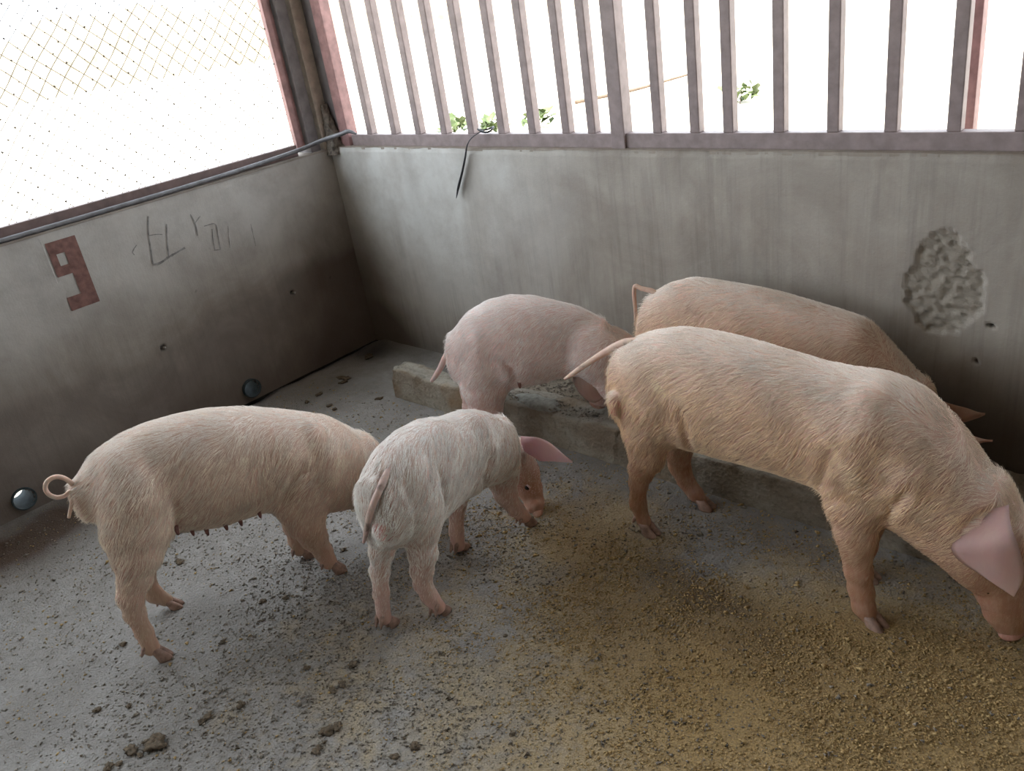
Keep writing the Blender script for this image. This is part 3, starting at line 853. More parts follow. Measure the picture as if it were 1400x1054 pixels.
# joints, rings, ears, tails and feet of the five pigs, world metres
PIGS = json.loads("""{"D": {"path": [[-1.6, 1.83], [-1.2, 1.815], [-0.9, 1.8], [-0.6, 1.8], [-0.1, 1.8]], "chains": [{"pts": [[-1.2247, 1.752, 0.4673, 0.094], [-1.2576, 1.732, 0.3412, 0.0683], [-1.2559, 1.722, 0.2871, 0.0546], [-1.2793, 1.722, 0.2293, 0.039], [-1.2947, 1.722, 0.1775, 0.0281], [-1.3049, 1.722, 0.0993, 0.0264], [-1.2891, 1.722, 0.0393, 0.0255]], "n": [-0.0, 1.0, 0.0], "lat": 0.75, "k": 0.03},
 {"pts": [[-1.2325, 1.875, 0.3319, 0.0746], [-1.2697, 1.905, 0.2105, 0.0473], [-1.2798, 1.925, 0.1262, 0.0352], [-1.2588, 1.925, 0.0772, 0.0286], [-1.2289, 1.925, 0.0422, 0.0264], [-1.2113, 1.925, 0.0256, 0.022]], "n": [-0.0, 1.0, 0.0], "lat": 0.75, "k": 0.03},
 {"pts": [[-0.6619, 1.73, 0.4981, 0.0916], [-0.6533, 1.72, 0.4035, 0.0796], [-0.6415, 1.7, 0.3345, 0.0667], [-0.6317, 1.69, 0.2619, 0.0488], [-0.621, 1.69, 0.1494, 0.0326], [-0.6118, 1.69, 0.0931, 0.0303], [-0.6027, 1.69, 0.0404, 0.0279], [-0.5888, 1.69, 0.011, 0.021]], "n": [-0.0, 1.0, 0.0], "lat": 0.75, "k": 0.03},
 {"pts": [[-0.6353, 1.81, 0.3579, 0.0685], [-0.6597, 1.85, 0.2144, 0.0503], [-0.6691, 1.85, 0.1043, 0.035], [-0.673, 1.85, 0.0464, 0.0261], [-0.672, 1.85, 0.0169, 0.0225]], "n": [-0.0, 1.0, 0.0], "lat": 0.8, "k": 0.03},
 {"pts": [[-0.3787, 1.8, 0.2862, 0.1021], [-0.3584, 1.8, 0.2139, 0.0821], [-0.3328, 1.8, 0.1381, 0.0536], [-0.3178, 1.8, 0.0782, 0.0426], [-0.3042, 1.8, 0.0508, 0.0361]], "n": [-0.0, 1.0, 0.0], "lat": 0.9, "k": 0.04},
 {"pts": [[-1.3281, 1.6972, 0.4699, 0.021], [-1.3322, 1.6972, 0.4328, 0.019]], "n": [0, 1, 0], "lat": 1, "k": 0.015},
 {"pts": [[-0.6231, 1.7546, 0.5961, 0.035], [-0.6244, 1.7037, 0.543, 0.035], [-0.6356, 1.6879, 0.4637, 0.035]], "n": [0, 0, 1], "lat": 1, "k": 0.03},
 {"pts": [[-1.2393, 1.755, 0.5379, 0.06], [-1.2093, 1.7345, 0.471, 0.06]], "n": [0, 0, 1], "lat": 1, "k": 0.03},
 {"pts": [[-0.5202, 1.6968, 0.4526, 0.03], [-0.5252, 1.7003, 0.3632, 0.03]], "n": [0, 0, 1], "lat": 1, "k": 0.03}], "rings": [[0.24, 0.4543, 0.1345, 0.1009], [0.28, 0.4515, 0.1651, 0.1238], [0.34, 0.4685, 0.1718, 0.1259], [0.42, 0.4828, 0.1786, 0.1308], [0.5, 0.4881, 0.177, 0.1332], [0.58, 0.4885, 0.1741, 0.1346], [0.66, 0.4874, 0.1694, 0.131], [0.74, 0.4841, 0.1643, 0.1271], [0.82, 0.4744, 0.1629, 0.126], [0.9, 0.4681, 0.167, 0.1318], [0.98, 0.4561, 0.1834, 0.136], [1.06, 0.4291, 0.1862, 0.1341], [1.14, 0.3672, 0.177, 0.1241], [1.22, 0.295, 0.1375, 0.1118]], "cap0": 0.035, "cap1": 0.06, "lo": [-1.56, 1.6, -0.012], "hi": [-0.181, 2.021, 0.695], "tail": [[-1.3113, 1.8043, 0.6062, 0.0141], [-1.344, 1.7994, 0.6025, 0.0131], [-1.3733, 1.795, 0.5899, 0.0125], [-1.4037, 1.7904, 0.5722, 0.0121], [-1.4402, 1.785, 0.5487, 0.0105], [-1.4779, 1.7793, 0.522, 0.0093], [-1.5111, 1.7743, 0.4979, 0.0085], [-1.5425, 1.7696, 0.4736, 0.0081], [-1.5741, 1.7649, 0.4514, 0.004]], "ears": [{"rows": [[-0.3989, 1.7483, 0.3525, -0.3281, 1.7483, 0.4126], [-0.4023, 1.7116, 0.3381, -0.3157, 1.7116, 0.4089], [-0.4118, 1.6817, 0.3216, -0.302, 1.6817, 0.4023], [-0.4101, 1.665, 0.3069, -0.2862, 1.665, 0.3812], [-0.3918, 1.665, 0.2839, -0.2772, 1.665, 0.3465], [-0.3578, 1.665, 0.2695, -0.2724, 1.665, 0.3136], [-0.3288, 1.665, 0.2555, -0.2735, 1.665, 0.2837], [-0.3047, 1.665, 0.2438, -0.2792, 1.665, 0.2572], [-0.2894, 1.665, 0.2324, -0.2853, 1.665, 0.2342]], "bulge": 0.016},
 {"rows": [[-0.3201, 1.876, 0.338, -0.2656, 1.8869, 0.3501], [-0.3211, 1.8758, 0.2759, -0.2322, 1.8936, 0.2974], [-0.3079, 1.8784, 0.2157, -0.2186, 1.8963, 0.2391], [-0.2874, 1.8825, 0.1564, -0.2318, 1.8936, 0.1721], [-0.2618, 1.8876, 0.1198, -0.2548, 1.889, 0.1219]], "bulge": 0.016}], "eyes": [[-0.3513, 1.7405, 0.1598]], "pinkspots": [[-1.3322, 1.6972, 0.4328, 0.04]], "cuts": [[-0.718, 1.6727, 0.3789, -0.7042, 1.661, 0.4363, 0.009, 0.009], [-0.7042, 1.661, 0.4363, -0.6836, 1.6567, 0.4936, 0.009, 0.009], [-1.0964, 1.707, 0.3641, -1.0948, 1.68, 0.4283, 0.008, 0.008], [-1.0948, 1.68, 0.4283, -1.0974, 1.6747, 0.4808, 0.008, 0.008], [-0.5593, 1.6787, 0.327, -0.5392, 1.6673, 0.3872, 0.006, 0.006], [-0.5392, 1.6673, 0.3872, -0.5131, 1.6702, 0.4306, 0.006, 0.006], [-0.3905, 1.6941, 0.3684, -0.3699, 1.7092, 0.3906, 0.004, 0.004], [-0.3699, 1.7092, 0.3906, -0.3497, 1.7342, 0.3981, 0.004, 0.004]], "feet": [[-1.2702, 1.7206, 0.0], [-1.2046, 1.9338, 0.0], [-0.5739, 1.6855, 0.0], [-0.6653, 1.8495, -0.0]]}, "A": {"path": [[-2.3, 0.38], [-2.235, 0.6], [-2.155, 0.84], [-2.085, 1.06], [-1.97, 1.42]], "chains": [{"pts": [[-2.1484, 0.6293, 0.4905, 0.0967], [-2.1386, 0.5954, 0.4092, 0.0895], [-2.1267, 0.5678, 0.3486, 0.0634], [-2.1354, 0.5419, 0.2829, 0.0432], [-2.1439, 0.5163, 0.2363, 0.034], [-2.1468, 0.5077, 0.1791, 0.0267], [-2.1459, 0.5102, 0.1086, 0.0222], [-2.1458, 0.5107, 0.0484, 0.0234]], "n": [-0.949, 0.316, 0.0], "lat": 0.75, "k": 0.03},
 {"pts": [[-2.281, 0.7054, 0.3751, 0.0804], [-2.3375, 0.6626, 0.2359, 0.0496], [-2.3519, 0.6194, 0.1351, 0.0292], [-2.3494, 0.6269, 0.0655, 0.0243], [-2.3416, 0.6502, 0.0318, 0.0214]], "n": [-0.949, 0.316, 0.0], "lat": 0.8, "k": 0.03},
 {"pts": [[-2.0529, 1.0429, 0.3552, 0.0952], [-2.0305, 1.0152, 0.2734, 0.0705], [-2.0206, 1.0132, 0.211, 0.0543], [-2.0179, 1.0214, 0.1547, 0.0401], [-2.0132, 1.0353, 0.0915, 0.0267], [-2.0107, 1.043, 0.0475, 0.0259]], "n": [-0.949, 0.316, 0.0], "lat": 0.75, "k": 0.03},
 {"pts": [[-2.1374, 1.045, 0.2187, 0.052], [-2.1699, 1.0423, 0.1298, 0.031], [-2.1715, 1.0375, 0.0742, 0.0245], [-2.1709, 1.0393, 0.035, 0.0236]], "n": [-0.949, 0.316, 0.0], "lat": 0.85, "k": 0.03},
 {"pts": [[-2.0138, 1.2539, 0.2528, 0.0878], [-1.9961, 1.313, 0.1853, 0.0807], [-1.9765, 1.3782, 0.1073, 0.0573], [-1.9627, 1.4243, 0.0489, 0.0396], [-1.9575, 1.4416, 0.0282, 0.0351]], "n": [-0.958, 0.287, 0.0], "lat": 0.9, "k": 0.04},
 {"pts": [[-2.0095, 1.1087, 0.4725, 0.03], [-1.9778, 1.1168, 0.4023, 0.03], [-1.9726, 1.0951, 0.3589, 0.03]], "n": [0, 0, 1], "lat": 1, "k": 0.03},
 {"pts": [[-2.1719, 0.6411, 0.5743, 0.05], [-2.1225, 0.6187, 0.4948, 0.05]], "n": [0, 0, 1], "lat": 1, "k": 0.03}], "rings": [[0.15, 0.505, 0.055, 0.045], [0.22, 0.4981, 0.1205, 0.0938], [0.3, 0.4891, 0.1542, 0.111], [0.38, 0.4789, 0.1687, 0.1278], [0.46, 0.4644, 0.1769, 0.1393], [0.54, 0.4554, 0.172, 0.1373], [0.62, 0.4364, 0.1648, 0.1283], [0.7, 0.3921, 0.1729, 0.1309], [0.78, 0.3529, 0.1722, 0.1205], [0.86, 0.3182, 0.1594, 0.1084], [0.94, 0.245, 0.1394, 0.092]], "cap0": 0.02, "cap1": 0.05, "lo": [-2.457, 0.324, -0.012], "hi": [-1.816, 1.497, 0.678], "tail": [[-2.2478, 0.5273, 0.5276, 0.0067], [-2.2477, 0.5232, 0.5487, 0.0067], [-2.2475, 0.5194, 0.5649, 0.0067], [-2.2482, 0.5126, 0.5825, 0.0065], [-2.2506, 0.5001, 0.598, 0.0065], [-2.254, 0.4844, 0.6037, 0.0063], [-2.2575, 0.4684, 0.5981, 0.0063], [-2.2589, 0.4592, 0.5826, 0.0061], [-2.2571, 0.4608, 0.5639, 0.0061], [-2.2522, 0.4726, 0.5493, 0.0059], [-2.2457, 0.4899, 0.5457, 0.0059], [-2.2396, 0.5056, 0.5524, 0.0057], [-2.2383, 0.5058, 0.5388, 0.0053], [-2.2395, 0.4973, 0.5201, 0.0051], [-2.2411, 0.4873, 0.5021, 0.0049], [-2.2428, 0.4772, 0.4841, 0.0043]], "ears": [{"rows": [[-1.9559, 1.2436, 0.2981, -1.9402, 1.2961, 0.2516], [-1.9558, 1.2439, 0.2574, -1.9334, 1.3187, 0.1964], [-1.9495, 1.2651, 0.2003, -1.9292, 1.3328, 0.1444], [-1.9411, 1.293, 0.1471, -1.9298, 1.3307, 0.111], [-1.9335, 1.3182, 0.1001, -1.9323, 1.3222, 0.0952]], "bulge": 0.012},
 {"rows": [[-2.0733, 1.3758, 0.1742, -2.0584, 1.4255, 0.136], [-2.0643, 1.4057, 0.1306, -2.0476, 1.4614, 0.0768], [-2.0556, 1.4345, 0.0778, -2.0407, 1.4845, 0.029], [-2.0474, 1.4622, 0.0277, -2.039, 1.49, 0.0016], [-2.04, 1.4865, -0.0153, -2.0387, 1.491, -0.0207]], "bulge": 0.012}], "teats": [[-2.096, 0.6766, 0.3757], [-2.1164, 0.7214, 0.3371], [-2.1173, 0.7599, 0.3122], [-2.0833, 0.8032, 0.3152], [-2.0797, 0.8463, 0.3049], [-2.0465, 0.8938, 0.3157]], "cuts": [[-2.0045, 0.9508, 0.3188, -1.9834, 0.9666, 0.3627, 0.009, 0.009], [-1.9834, 0.9666, 0.3627, -1.9699, 0.9943, 0.3971, 0.009, 0.009], [-1.9699, 0.9943, 0.3971, -1.9617, 1.0271, 0.4116, 0.009, 0.009], [-2.0958, 0.682, 0.3724, -2.0757, 0.6845, 0.425, 0.007, 0.007], [-2.0757, 0.6845, 0.425, -2.0669, 0.6874, 0.4722, 0.007, 0.007]], "feet": [[-2.1326, 0.5344, 0.0], [-2.3251, 0.6678, -0.0], [-1.995, 1.0752, 0.0], [-2.1616, 1.0571, 0.0]], "head": [0.2873, 0.9578]}, "B": {"path": [[-1.567, 0.9], [-1.578, 1.02], [-1.61, 1.15], [-1.645, 1.3], [-1.655, 1.42], [-1.64, 1.54], [-1.59, 1.62]], "chains": [{"pts": [[-1.5954, 1.1137, 0.3865, 0.0741], [-1.5712, 1.0952, 0.2987, 0.0502], [-1.5659, 1.0865, 0.2328, 0.0385], [-1.5758, 1.0776, 0.1746, 0.0304], [-1.5812, 1.0727, 0.1271, 0.0249], [-1.5739, 1.0793, 0.0813, 0.0232], [-1.5623, 1.0897, 0.0419, 0.0233]], "n": [-0.669, 0.743, 0.0], "lat": 0.85, "k": 0.03},
 {"pts": [[-1.5742, 1.0203, 0.4266, 0.0676], [-1.6114, 1.0138, 0.3358, 0.0457], [-1.6258, 1.0008, 0.2736, 0.0314], [-1.6411, 0.9871, 0.2074, 0.0244], [-1.6501, 0.9789, 0.1329, 0.0209], [-1.6584, 0.9714, 0.0428, 0.0213]], "n": [-0.669, 0.743, 0.0], "lat": 0.85, "k": 0.03},
 {"pts": [[-1.6739, 1.3613, 0.2785, 0.0453], [-1.7129, 1.3531, 0.1776, 0.0254], [-1.7269, 1.3405, 0.084, 0.0215], [-1.7308, 1.337, 0.0283, 0.0238]], "n": [-0.669, 0.743, 0.0], "lat": 0.85, "k": 0.03},
 {"pts": [[-1.7014, 1.5461, 0.2385, 0.0656], [-1.6647, 1.5119, 0.2033, 0.0497], [-1.652, 1.5031, 0.1493, 0.0358], [-1.6359, 1.5176, 0.0903, 0.0252], [-1.6295, 1.5435, 0.0453, 0.0233]], "n": [-0.669, 0.743, 0.0], "lat": 0.85, "k": 0.03},
 {"pts": [[-1.7187, 1.6354, 0.2013, 0.0609], [-1.7079, 1.6519, 0.1301, 0.0502], [-1.6931, 1.6517, 0.0683, 0.0413], [-1.673, 1.6429, 0.0304, 0.0321], [-1.6604, 1.6341, 0.0225, 0.0297]], "n": [-0.669, 0.743, 0.0], "lat": 0.9, "k": 0.015},
 {"pts": [[-1.5479, 0.9651, 0.3974, 0.02], [-1.546, 0.9595, 0.3764, 0.014]], "n": [0, 1, 0], "lat": 1, "k": 0.015},
 {"pts": [[-1.6183, 1.402, 0.4552, 0.03], [-1.5873, 1.3984, 0.3971, 0.03]], "n": [0, 0, 1], "lat": 1, "k": 0.03},
 {"pts": [[-1.5484, 1.0955, 0.478, 0.045], [-1.5391, 1.0827, 0.3937, 0.045]], "n": [0, 0, 1], "lat": 1, "k": 0.03}], "rings": [[0.1, 0.425, 0.1, 0.072], [0.14, 0.418, 0.128, 0.09], [0.2, 0.418, 0.148, 0.099], [0.28, 0.415, 0.15, 0.1], [0.36, 0.404, 0.143, 0.1], [0.44, 0.38, 0.13, 0.099], [0.52, 0.362, 0.128, 0.092], [0.58, 0.34, 0.12, 0.082], [0.64, 0.31, 0.1, 0.07]], "cap0": 0.04, "cap1": 0.04, "lo": [-1.854, 0.8, -0.012], "hi": [-1.376, 1.73, 0.596], "tail": [[-1.5594, 1.0597, 0.5404, 0.005], [-1.5547, 1.0381, 0.531, 0.0083], [-1.5455, 1.0124, 0.5213, 0.01], [-1.5377, 0.9859, 0.5062, 0.01], [-1.5419, 0.9649, 0.4821, 0.0093], [-1.5536, 0.9512, 0.4489, 0.0087], [-1.5734, 0.9469, 0.41, 0.008], [-1.6015, 0.9516, 0.3665, 0.0067], [-1.6436, 0.9643, 0.317, 0.004]], "ears": [{"rows": [[-1.6699, 1.6284, 0.29, -1.6599, 1.6373, 0.2171], [-1.6239, 1.6151, 0.3093, -1.6167, 1.6215, 0.2273], [-1.5867, 1.6118, 0.3156, -1.5849, 1.6134, 0.2301], [-1.5667, 1.6297, 0.2933, -1.5668, 1.6296, 0.2211], [-1.5488, 1.6457, 0.2659, -1.5471, 1.6472, 0.2091], [-1.5326, 1.6601, 0.2359, -1.5303, 1.6621, 0.2031], [-1.5182, 1.673, 0.2034, -1.517, 1.6741, 0.1977]], "bulge": 0.012},
 {"rows": [[-1.7104, 1.5885, 0.2892, -1.6869, 1.6096, 0.3115], [-1.7216, 1.5786, 0.2533, -1.6915, 1.6054, 0.2692], [-1.7259, 1.5747, 0.2156, -1.7003, 1.5976, 0.2216], [-1.7227, 1.5776, 0.1815, -1.7121, 1.587, 0.1794], [-1.7199, 1.5801, 0.1585, -1.7181, 1.5817, 0.1581]], "bulge": 0.01}], "pinkspots": [[-1.5479, 0.9651, 0.3874, 0.035]], "cuts": [[-1.5121, 1.162, 0.3657, -1.5083, 1.1614, 0.4216, 0.006, 0.006], [-1.5083, 1.1614, 0.4216, -1.5159, 1.1671, 0.4692, 0.006, 0.006], [-1.6028, 1.3784, 0.2492, -1.5534, 1.3533, 0.3319, 0.008, 0.008], [-1.5534, 1.3533, 0.3319, -1.555, 1.3817, 0.3659, 0.008, 0.008], [-1.552, 1.0142, 0.5282, -1.5328, 0.9711, 0.4693, 0.006, 0.006]], "feet": [[-1.5669, 1.1068, 0.0], [-1.6621, 0.9653, 0.0], [-1.7328, 1.3352, -0.0], [-1.6264, 1.5855, 0.0]]}, "C": {"path": [[-2.37, 1.76], [-2.1, 1.88], [-1.85, 2.0], [-1.6, 2.13], [-1.3, 2.29]], "chains": [{"pts": [[-2.0438, 1.8676, 0.36, 0.1046], [-2.0414, 1.8464, 0.281, 0.0827], [-2.0483, 1.843, 0.2022, 0.0634], [-2.0715, 1.8314, 0.134, 0.0437], [-2.0785, 1.8279, 0.0707, 0.0311], [-2.0749, 1.8297, 0.0258, 0.0287]], "n": [-0.447, 0.894, 0.0], "lat": 0.8, "k": 0.03},
 {"pts": [[-2.1312, 1.9409, 0.2798, 0.1042], [-2.1938, 1.9431, 0.1869, 0.0641], [-2.2234, 1.9283, 0.1192, 0.0352], [-2.2278, 1.9261, 0.0566, 0.0273], [-2.2192, 1.9304, 0.0232, 0.0274]], "n": [-0.447, 0.894, 0.0], "lat": 0.8, "k": 0.03},
 {"pts": [[-1.66, 2.04, 0.4, 0.09], [-1.62, 2.07, 0.27, 0.05], [-1.57, 2.09, 0.18, 0.032], [-1.55, 2.1, 0.12, 0.026]], "n": [-0.45, 0.89, 0], "lat": 0.8, "k": 0.03},
 {"pts": [[-1.69, 2.14, 0.38, 0.08], [-1.64, 2.18, 0.27, 0.045], [-1.59, 2.2, 0.18, 0.03], [-1.57, 2.22, 0.12, 0.025]], "n": [-0.45, 0.89, 0], "lat": 0.8, "k": 0.03},
 {"pts": [[-1.6266, 2.136, 0.3574, 0.0771], [-1.6633, 2.125, 0.2979, 0.0831], [-1.7052, 2.1124, 0.2481, 0.0644], [-1.7197, 2.1081, 0.2113, 0.0499], [-1.7212, 2.1076, 0.1961, 0.0425]], "n": [-0.287, 0.958, 0.0], "lat": 0.9, "k": 0.04},
 {"pts": [[-2.0018, 1.8405, 0.4722, 0.05], [-2.0192, 1.8309, 0.3491, 0.05]], "n": [0, 0, 1], "lat": 1, "k": 0.03},
 {"pts": [[-1.6905, 2.0157, 0.4675, 0.03], [-1.684, 1.9934, 0.4116, 0.03]], "n": [0, 0, 1], "lat": 1, "k": 0.03}], "rings": [[0.22, 0.3811, 0.095, 0.068], [0.3, 0.4067, 0.1489, 0.1139], [0.38, 0.4246, 0.1677, 0.1312], [0.46, 0.4368, 0.1684, 0.1352], [0.54, 0.4393, 0.1592, 0.1281], [0.62, 0.4401, 0.138, 0.1058], [0.7, 0.4295, 0.1238, 0.0902], [0.78, 0.3847, 0.1212, 0.0833]], "cap0": 0.02, "cap1": 0.02, "lo": [-2.369, 1.649, -0.012], "hi": [-1.466, 2.296, 0.635], "tail": [[-2.2019, 1.8496, 0.3913, 0.0129], [-2.2233, 1.8453, 0.3681, 0.0129], [-2.2423, 1.8415, 0.3418, 0.0119], [-2.2616, 1.8377, 0.3151, 0.0111], [-2.2847, 1.8331, 0.2877, 0.0103], [-2.3116, 1.8277, 0.2595, 0.0067]], "ears": [{"rows": [[-1.6343, 2.0377, 0.4313, -1.5479, 2.0636, 0.452], [-1.6852, 2.0224, 0.3843, -1.5522, 2.0624, 0.4032], [-1.7264, 2.0101, 0.3423, -1.566, 2.0582, 0.3584], [-1.7515, 2.0026, 0.309, -1.5852, 2.0524, 0.3125], [-1.7499, 2.003, 0.2773, -1.6094, 2.0452, 0.271], [-1.7328, 2.0082, 0.2407, -1.6437, 2.0349, 0.2365], [-1.7072, 2.0159, 0.2076, -1.6834, 2.023, 0.2068]], "bulge": 0.014}], "teats": [[-1.8886, 1.8764, 0.3177]], "cuts": [[-1.9257, 1.8634, 0.3009, -1.8861, 1.8551, 0.3426, 0.007, 0.007], [-1.8861, 1.8551, 0.3426, -1.8789, 1.8411, 0.3879, 0.007, 0.007], [-1.8789, 1.8411, 0.3879, -1.8923, 1.8306, 0.4127, 0.007, 0.007]], "feet": [[-2.0607, 1.825, 0.0], [-2.2031, 1.925, 0.0], [-1.535, 2.11, 0.09], [-1.555, 2.235, 0.09]]}, "E": {"path": [[-1.75, 2.22], [-1.4, 2.225], [-1.1, 2.23], [-0.8, 2.23], [-0.3, 2.23]], "chains": [{"pts": [[-1.4275, 2.15, 0.3561, 0.0971], [-1.4816, 2.15, 0.2186, 0.0621], [-1.5043, 2.15, 0.1255, 0.0389], [-1.4992, 2.15, 0.115, 0.0294]], "n": [-0.0, 1.0, 0.0], "lat": 0.75, "k": 0.03},
 {"pts": [[-1.5249, 2.3, 0.2999, 0.1034], [-1.5601, 2.3, 0.1595, 0.0658], [-1.5856, 2.3, 0.115, 0.0412], [-1.5828, 2.3, 0.115, 0.031]], "n": [-0.0, 1.0, 0.0], "lat": 0.75, "k": 0.03},
 {"pts": [[-0.7728, 2.15, 0.3211, 0.0908], [-0.7649, 2.15, 0.2255, 0.0601], [-0.7557, 2.15, 0.1528, 0.0324], [-0.7479, 2.15, 0.1169, 0.0244]], "n": [-0.0, 1.0, 0.0], "lat": 0.75, "k": 0.03},
 {"pts": [[-0.8276, 2.3, 0.2583, 0.0968], [-0.7973, 2.3, 0.1628, 0.0637], [-0.7835, 2.3, 0.115, 0.0342], [-0.7752, 2.3, 0.115, 0.0257]], "n": [-0.0, 1.0, 0.0], "lat": 0.75, "k": 0.03},
 {"pts": [[-0.6516, 2.23, 0.251, 0.0712], [-0.6044, 2.23, 0.2226, 0.0745], [-0.5615, 2.23, 0.1666, 0.0588], [-0.533, 2.23, 0.1211, 0.0431]], "n": [-0.0, 1.0, 0.0], "lat": 0.9, "k": 0.04}], "rings": [[0.22, 0.4129, 0.1629, 0.1271], [0.28, 0.4328, 0.1828, 0.135], [0.36, 0.445, 0.1949, 0.135], [0.44, 0.4449, 0.1949, 0.135], [0.52, 0.4424, 0.1924, 0.135], [0.6, 0.44, 0.19, 0.135], [0.68, 0.4342, 0.1842, 0.135], [0.76, 0.4269, 0.1769, 0.135], [0.84, 0.42, 0.1701, 0.1326], [0.92, 0.4108, 0.1608, 0.1254], [1.0, 0.3455, 0.1455, 0.1135], [1.08, 0.3096, 0.1096, 0.0855]], "cap0": 0.03, "cap1": 0.04, "lo": [-1.73, 2.023, -0.012], "hi": [-0.47, 2.43, 0.67], "tail": [[-1.5021, 2.2048, 0.5781, 0.009], [-1.5227, 2.2027, 0.5919, 0.0088], [-1.5443, 2.2006, 0.5952, 0.0084], [-1.566, 2.1984, 0.5985, 0.008], [-1.5848, 2.1965, 0.6048, 0.0076], [-1.5917, 2.1958, 0.591, 0.0074], [-1.594, 2.1956, 0.5669, 0.0072], [-1.5939, 2.1956, 0.5374, 0.0068], [-1.594, 2.1956, 0.505, 0.0064], [-1.5966, 2.1953, 0.4774, 0.006], [-1.6015, 2.1948, 0.4548, 0.0032]], "ears": [{"rows": [[-0.6432, 2.31, 0.3337, -0.6388, 2.31, 0.2695], [-0.6153, 2.31, 0.3282, -0.6105, 2.31, 0.262], [-0.5877, 2.31, 0.3204, -0.5835, 2.31, 0.2664], [-0.5623, 2.31, 0.3146, -0.5591, 2.31, 0.275], [-0.5412, 2.31, 0.3103, -0.5392, 2.31, 0.2872], [-0.5221, 2.31, 0.3056, -0.5217, 2.31, 0.301]], "bulge": 0.012},
 {"rows": [[-0.5679, 2.15, 0.3491, -0.5596, 2.15, 0.2871], [-0.5415, 2.15, 0.3378, -0.5337, 2.15, 0.2851], [-0.5173, 2.15, 0.3283, -0.5125, 2.15, 0.291], [-0.4973, 2.15, 0.3224, -0.4936, 2.15, 0.3008], [-0.4778, 2.15, 0.321, -0.4768, 2.15, 0.31], [-0.4618, 2.15, 0.3186, -0.4614, 2.15, 0.3142]], "bulge": 0.012}], "feet": [[-1.47, 2.15, 0.08], [-1.5, 2.3, 0.08], [-0.72, 2.15, 0.08], [-0.74, 2.3, 0.08]]}}""")

HAIR_CREAM = hair_material('cream_bristles', (.88, .76, .62))
HAIR_PINK = hair_material('pinkish_bristles', (.92, .83, .78))
HAIR_WHITE = hair_material('white_bristles', (.90, .86, .80))
HAIR_SAND = hair_material('sandy_bristles', (.87, .655, .44))
BASE = {
    'A': dict(origin=(-2.16, .80, 0), label='cream pig with a curled tail standing at far left', seed=3, skin=(.59, .41, .32), back=(.70, .58, .48), leg_col=(.46, .31, .21), leg_top=.30, legs=.7,
              ear_root=(.62, .40, .34), ear_tip=(.66, .42, .38), tail_col=(.55, .43, .34), snout_col=(.5, .28, .22), heading=(.155, .465), hoof=.0145, hairs=35100, hair_len=.028, hair_mat=HAIR_CREAM, dirt=.35),
    'B': dict(origin=(-1.62, 1.2, 0), label='small whitish pig seen from behind, head down with pink ear sticking out', seed=8, skin=(.58, .42, .36), back=(.70, .60, .53), leg_col=(.60, .36, .30), leg_top=.22, legs=.6,
              ear_root=(.66, .44, .47), ear_tip=(.86, .72, .77), tail_col=(.48, .36, .32), snout_col=(.42, .22, .15), heading=(-.07, .43), hoof=.014, hairs=32400, hair_len=.026, hair_mat=HAIR_WHITE, dirt=.35, tail_dirt=.9,
              spots=[(-1.675, 1.66, .07, .085, .34, .17, .10, .9), (-1.66, .97, .14, .018, .16, .11, .09, .8)]),
    'C': dict(origin=(-1.92, 1.97, 0), label='pinkish pig at the left end of the trough with its straight tail hanging', seed=14, skin=(.68, .49, .45), back=(.76, .64, .60), leg_col=(.60, .38, .33), legs=.5,
              ear_root=(.56, .40, .34), ear_tip=(.52, .35, .29), tail_col=(.58, .42, .38), snout_col=(.42, .24, .19), heading=(.88, .44), hoof=.0145, hairs=29700, hair_len=.025, hair_mat=HAIR_PINK, dirt=.35),
    'D': dict(origin=(-.95, 1.79, 0), label='largest sandy pink pig nearest the right, snout down in the feed', seed=21, skin=(.60, .39, .30), back=(.72, .58, .50), leg_col=(.33, .165, .085), leg_top=.36, legs=.9,
              ear_root=(.56, .36, .34), ear_tip=(.82, .64, .60), tail_col=(.60, .44, .35), snout_col=(.42, .19, .14), heading=(1, 0), hoof=.0185, hairs=51300, hair_len=.030, hair_mat=HAIR_SAND, dirt=.4, tail_dirt=.6,
              spots=[(-.62, 1.655, .42, .035, .34, .22, .12, .5), (-.335, 1.69, .33, .02, .30, .20, .24, .4)]),
    'E': dict(origin=(-1.1, 2.23, .08), label='sandy pink pig in the trough against the back wall, behind the largest pig', seed=33, skin=(.58, .37, .28), back=(.68, .52, .43), leg_col=(.50, .28, .2), legs=.6,
              ear_root=(.50, .28, .19), ear_tip=(.60, .40, .32), tail_col=(.55, .42, .33), snout_col=(.45, .24, .19), heading=(1, 0), hoof=.016, hairs=40500, hair_len=.029, hair_mat=HAIR_SAND, dirt=.35),
}


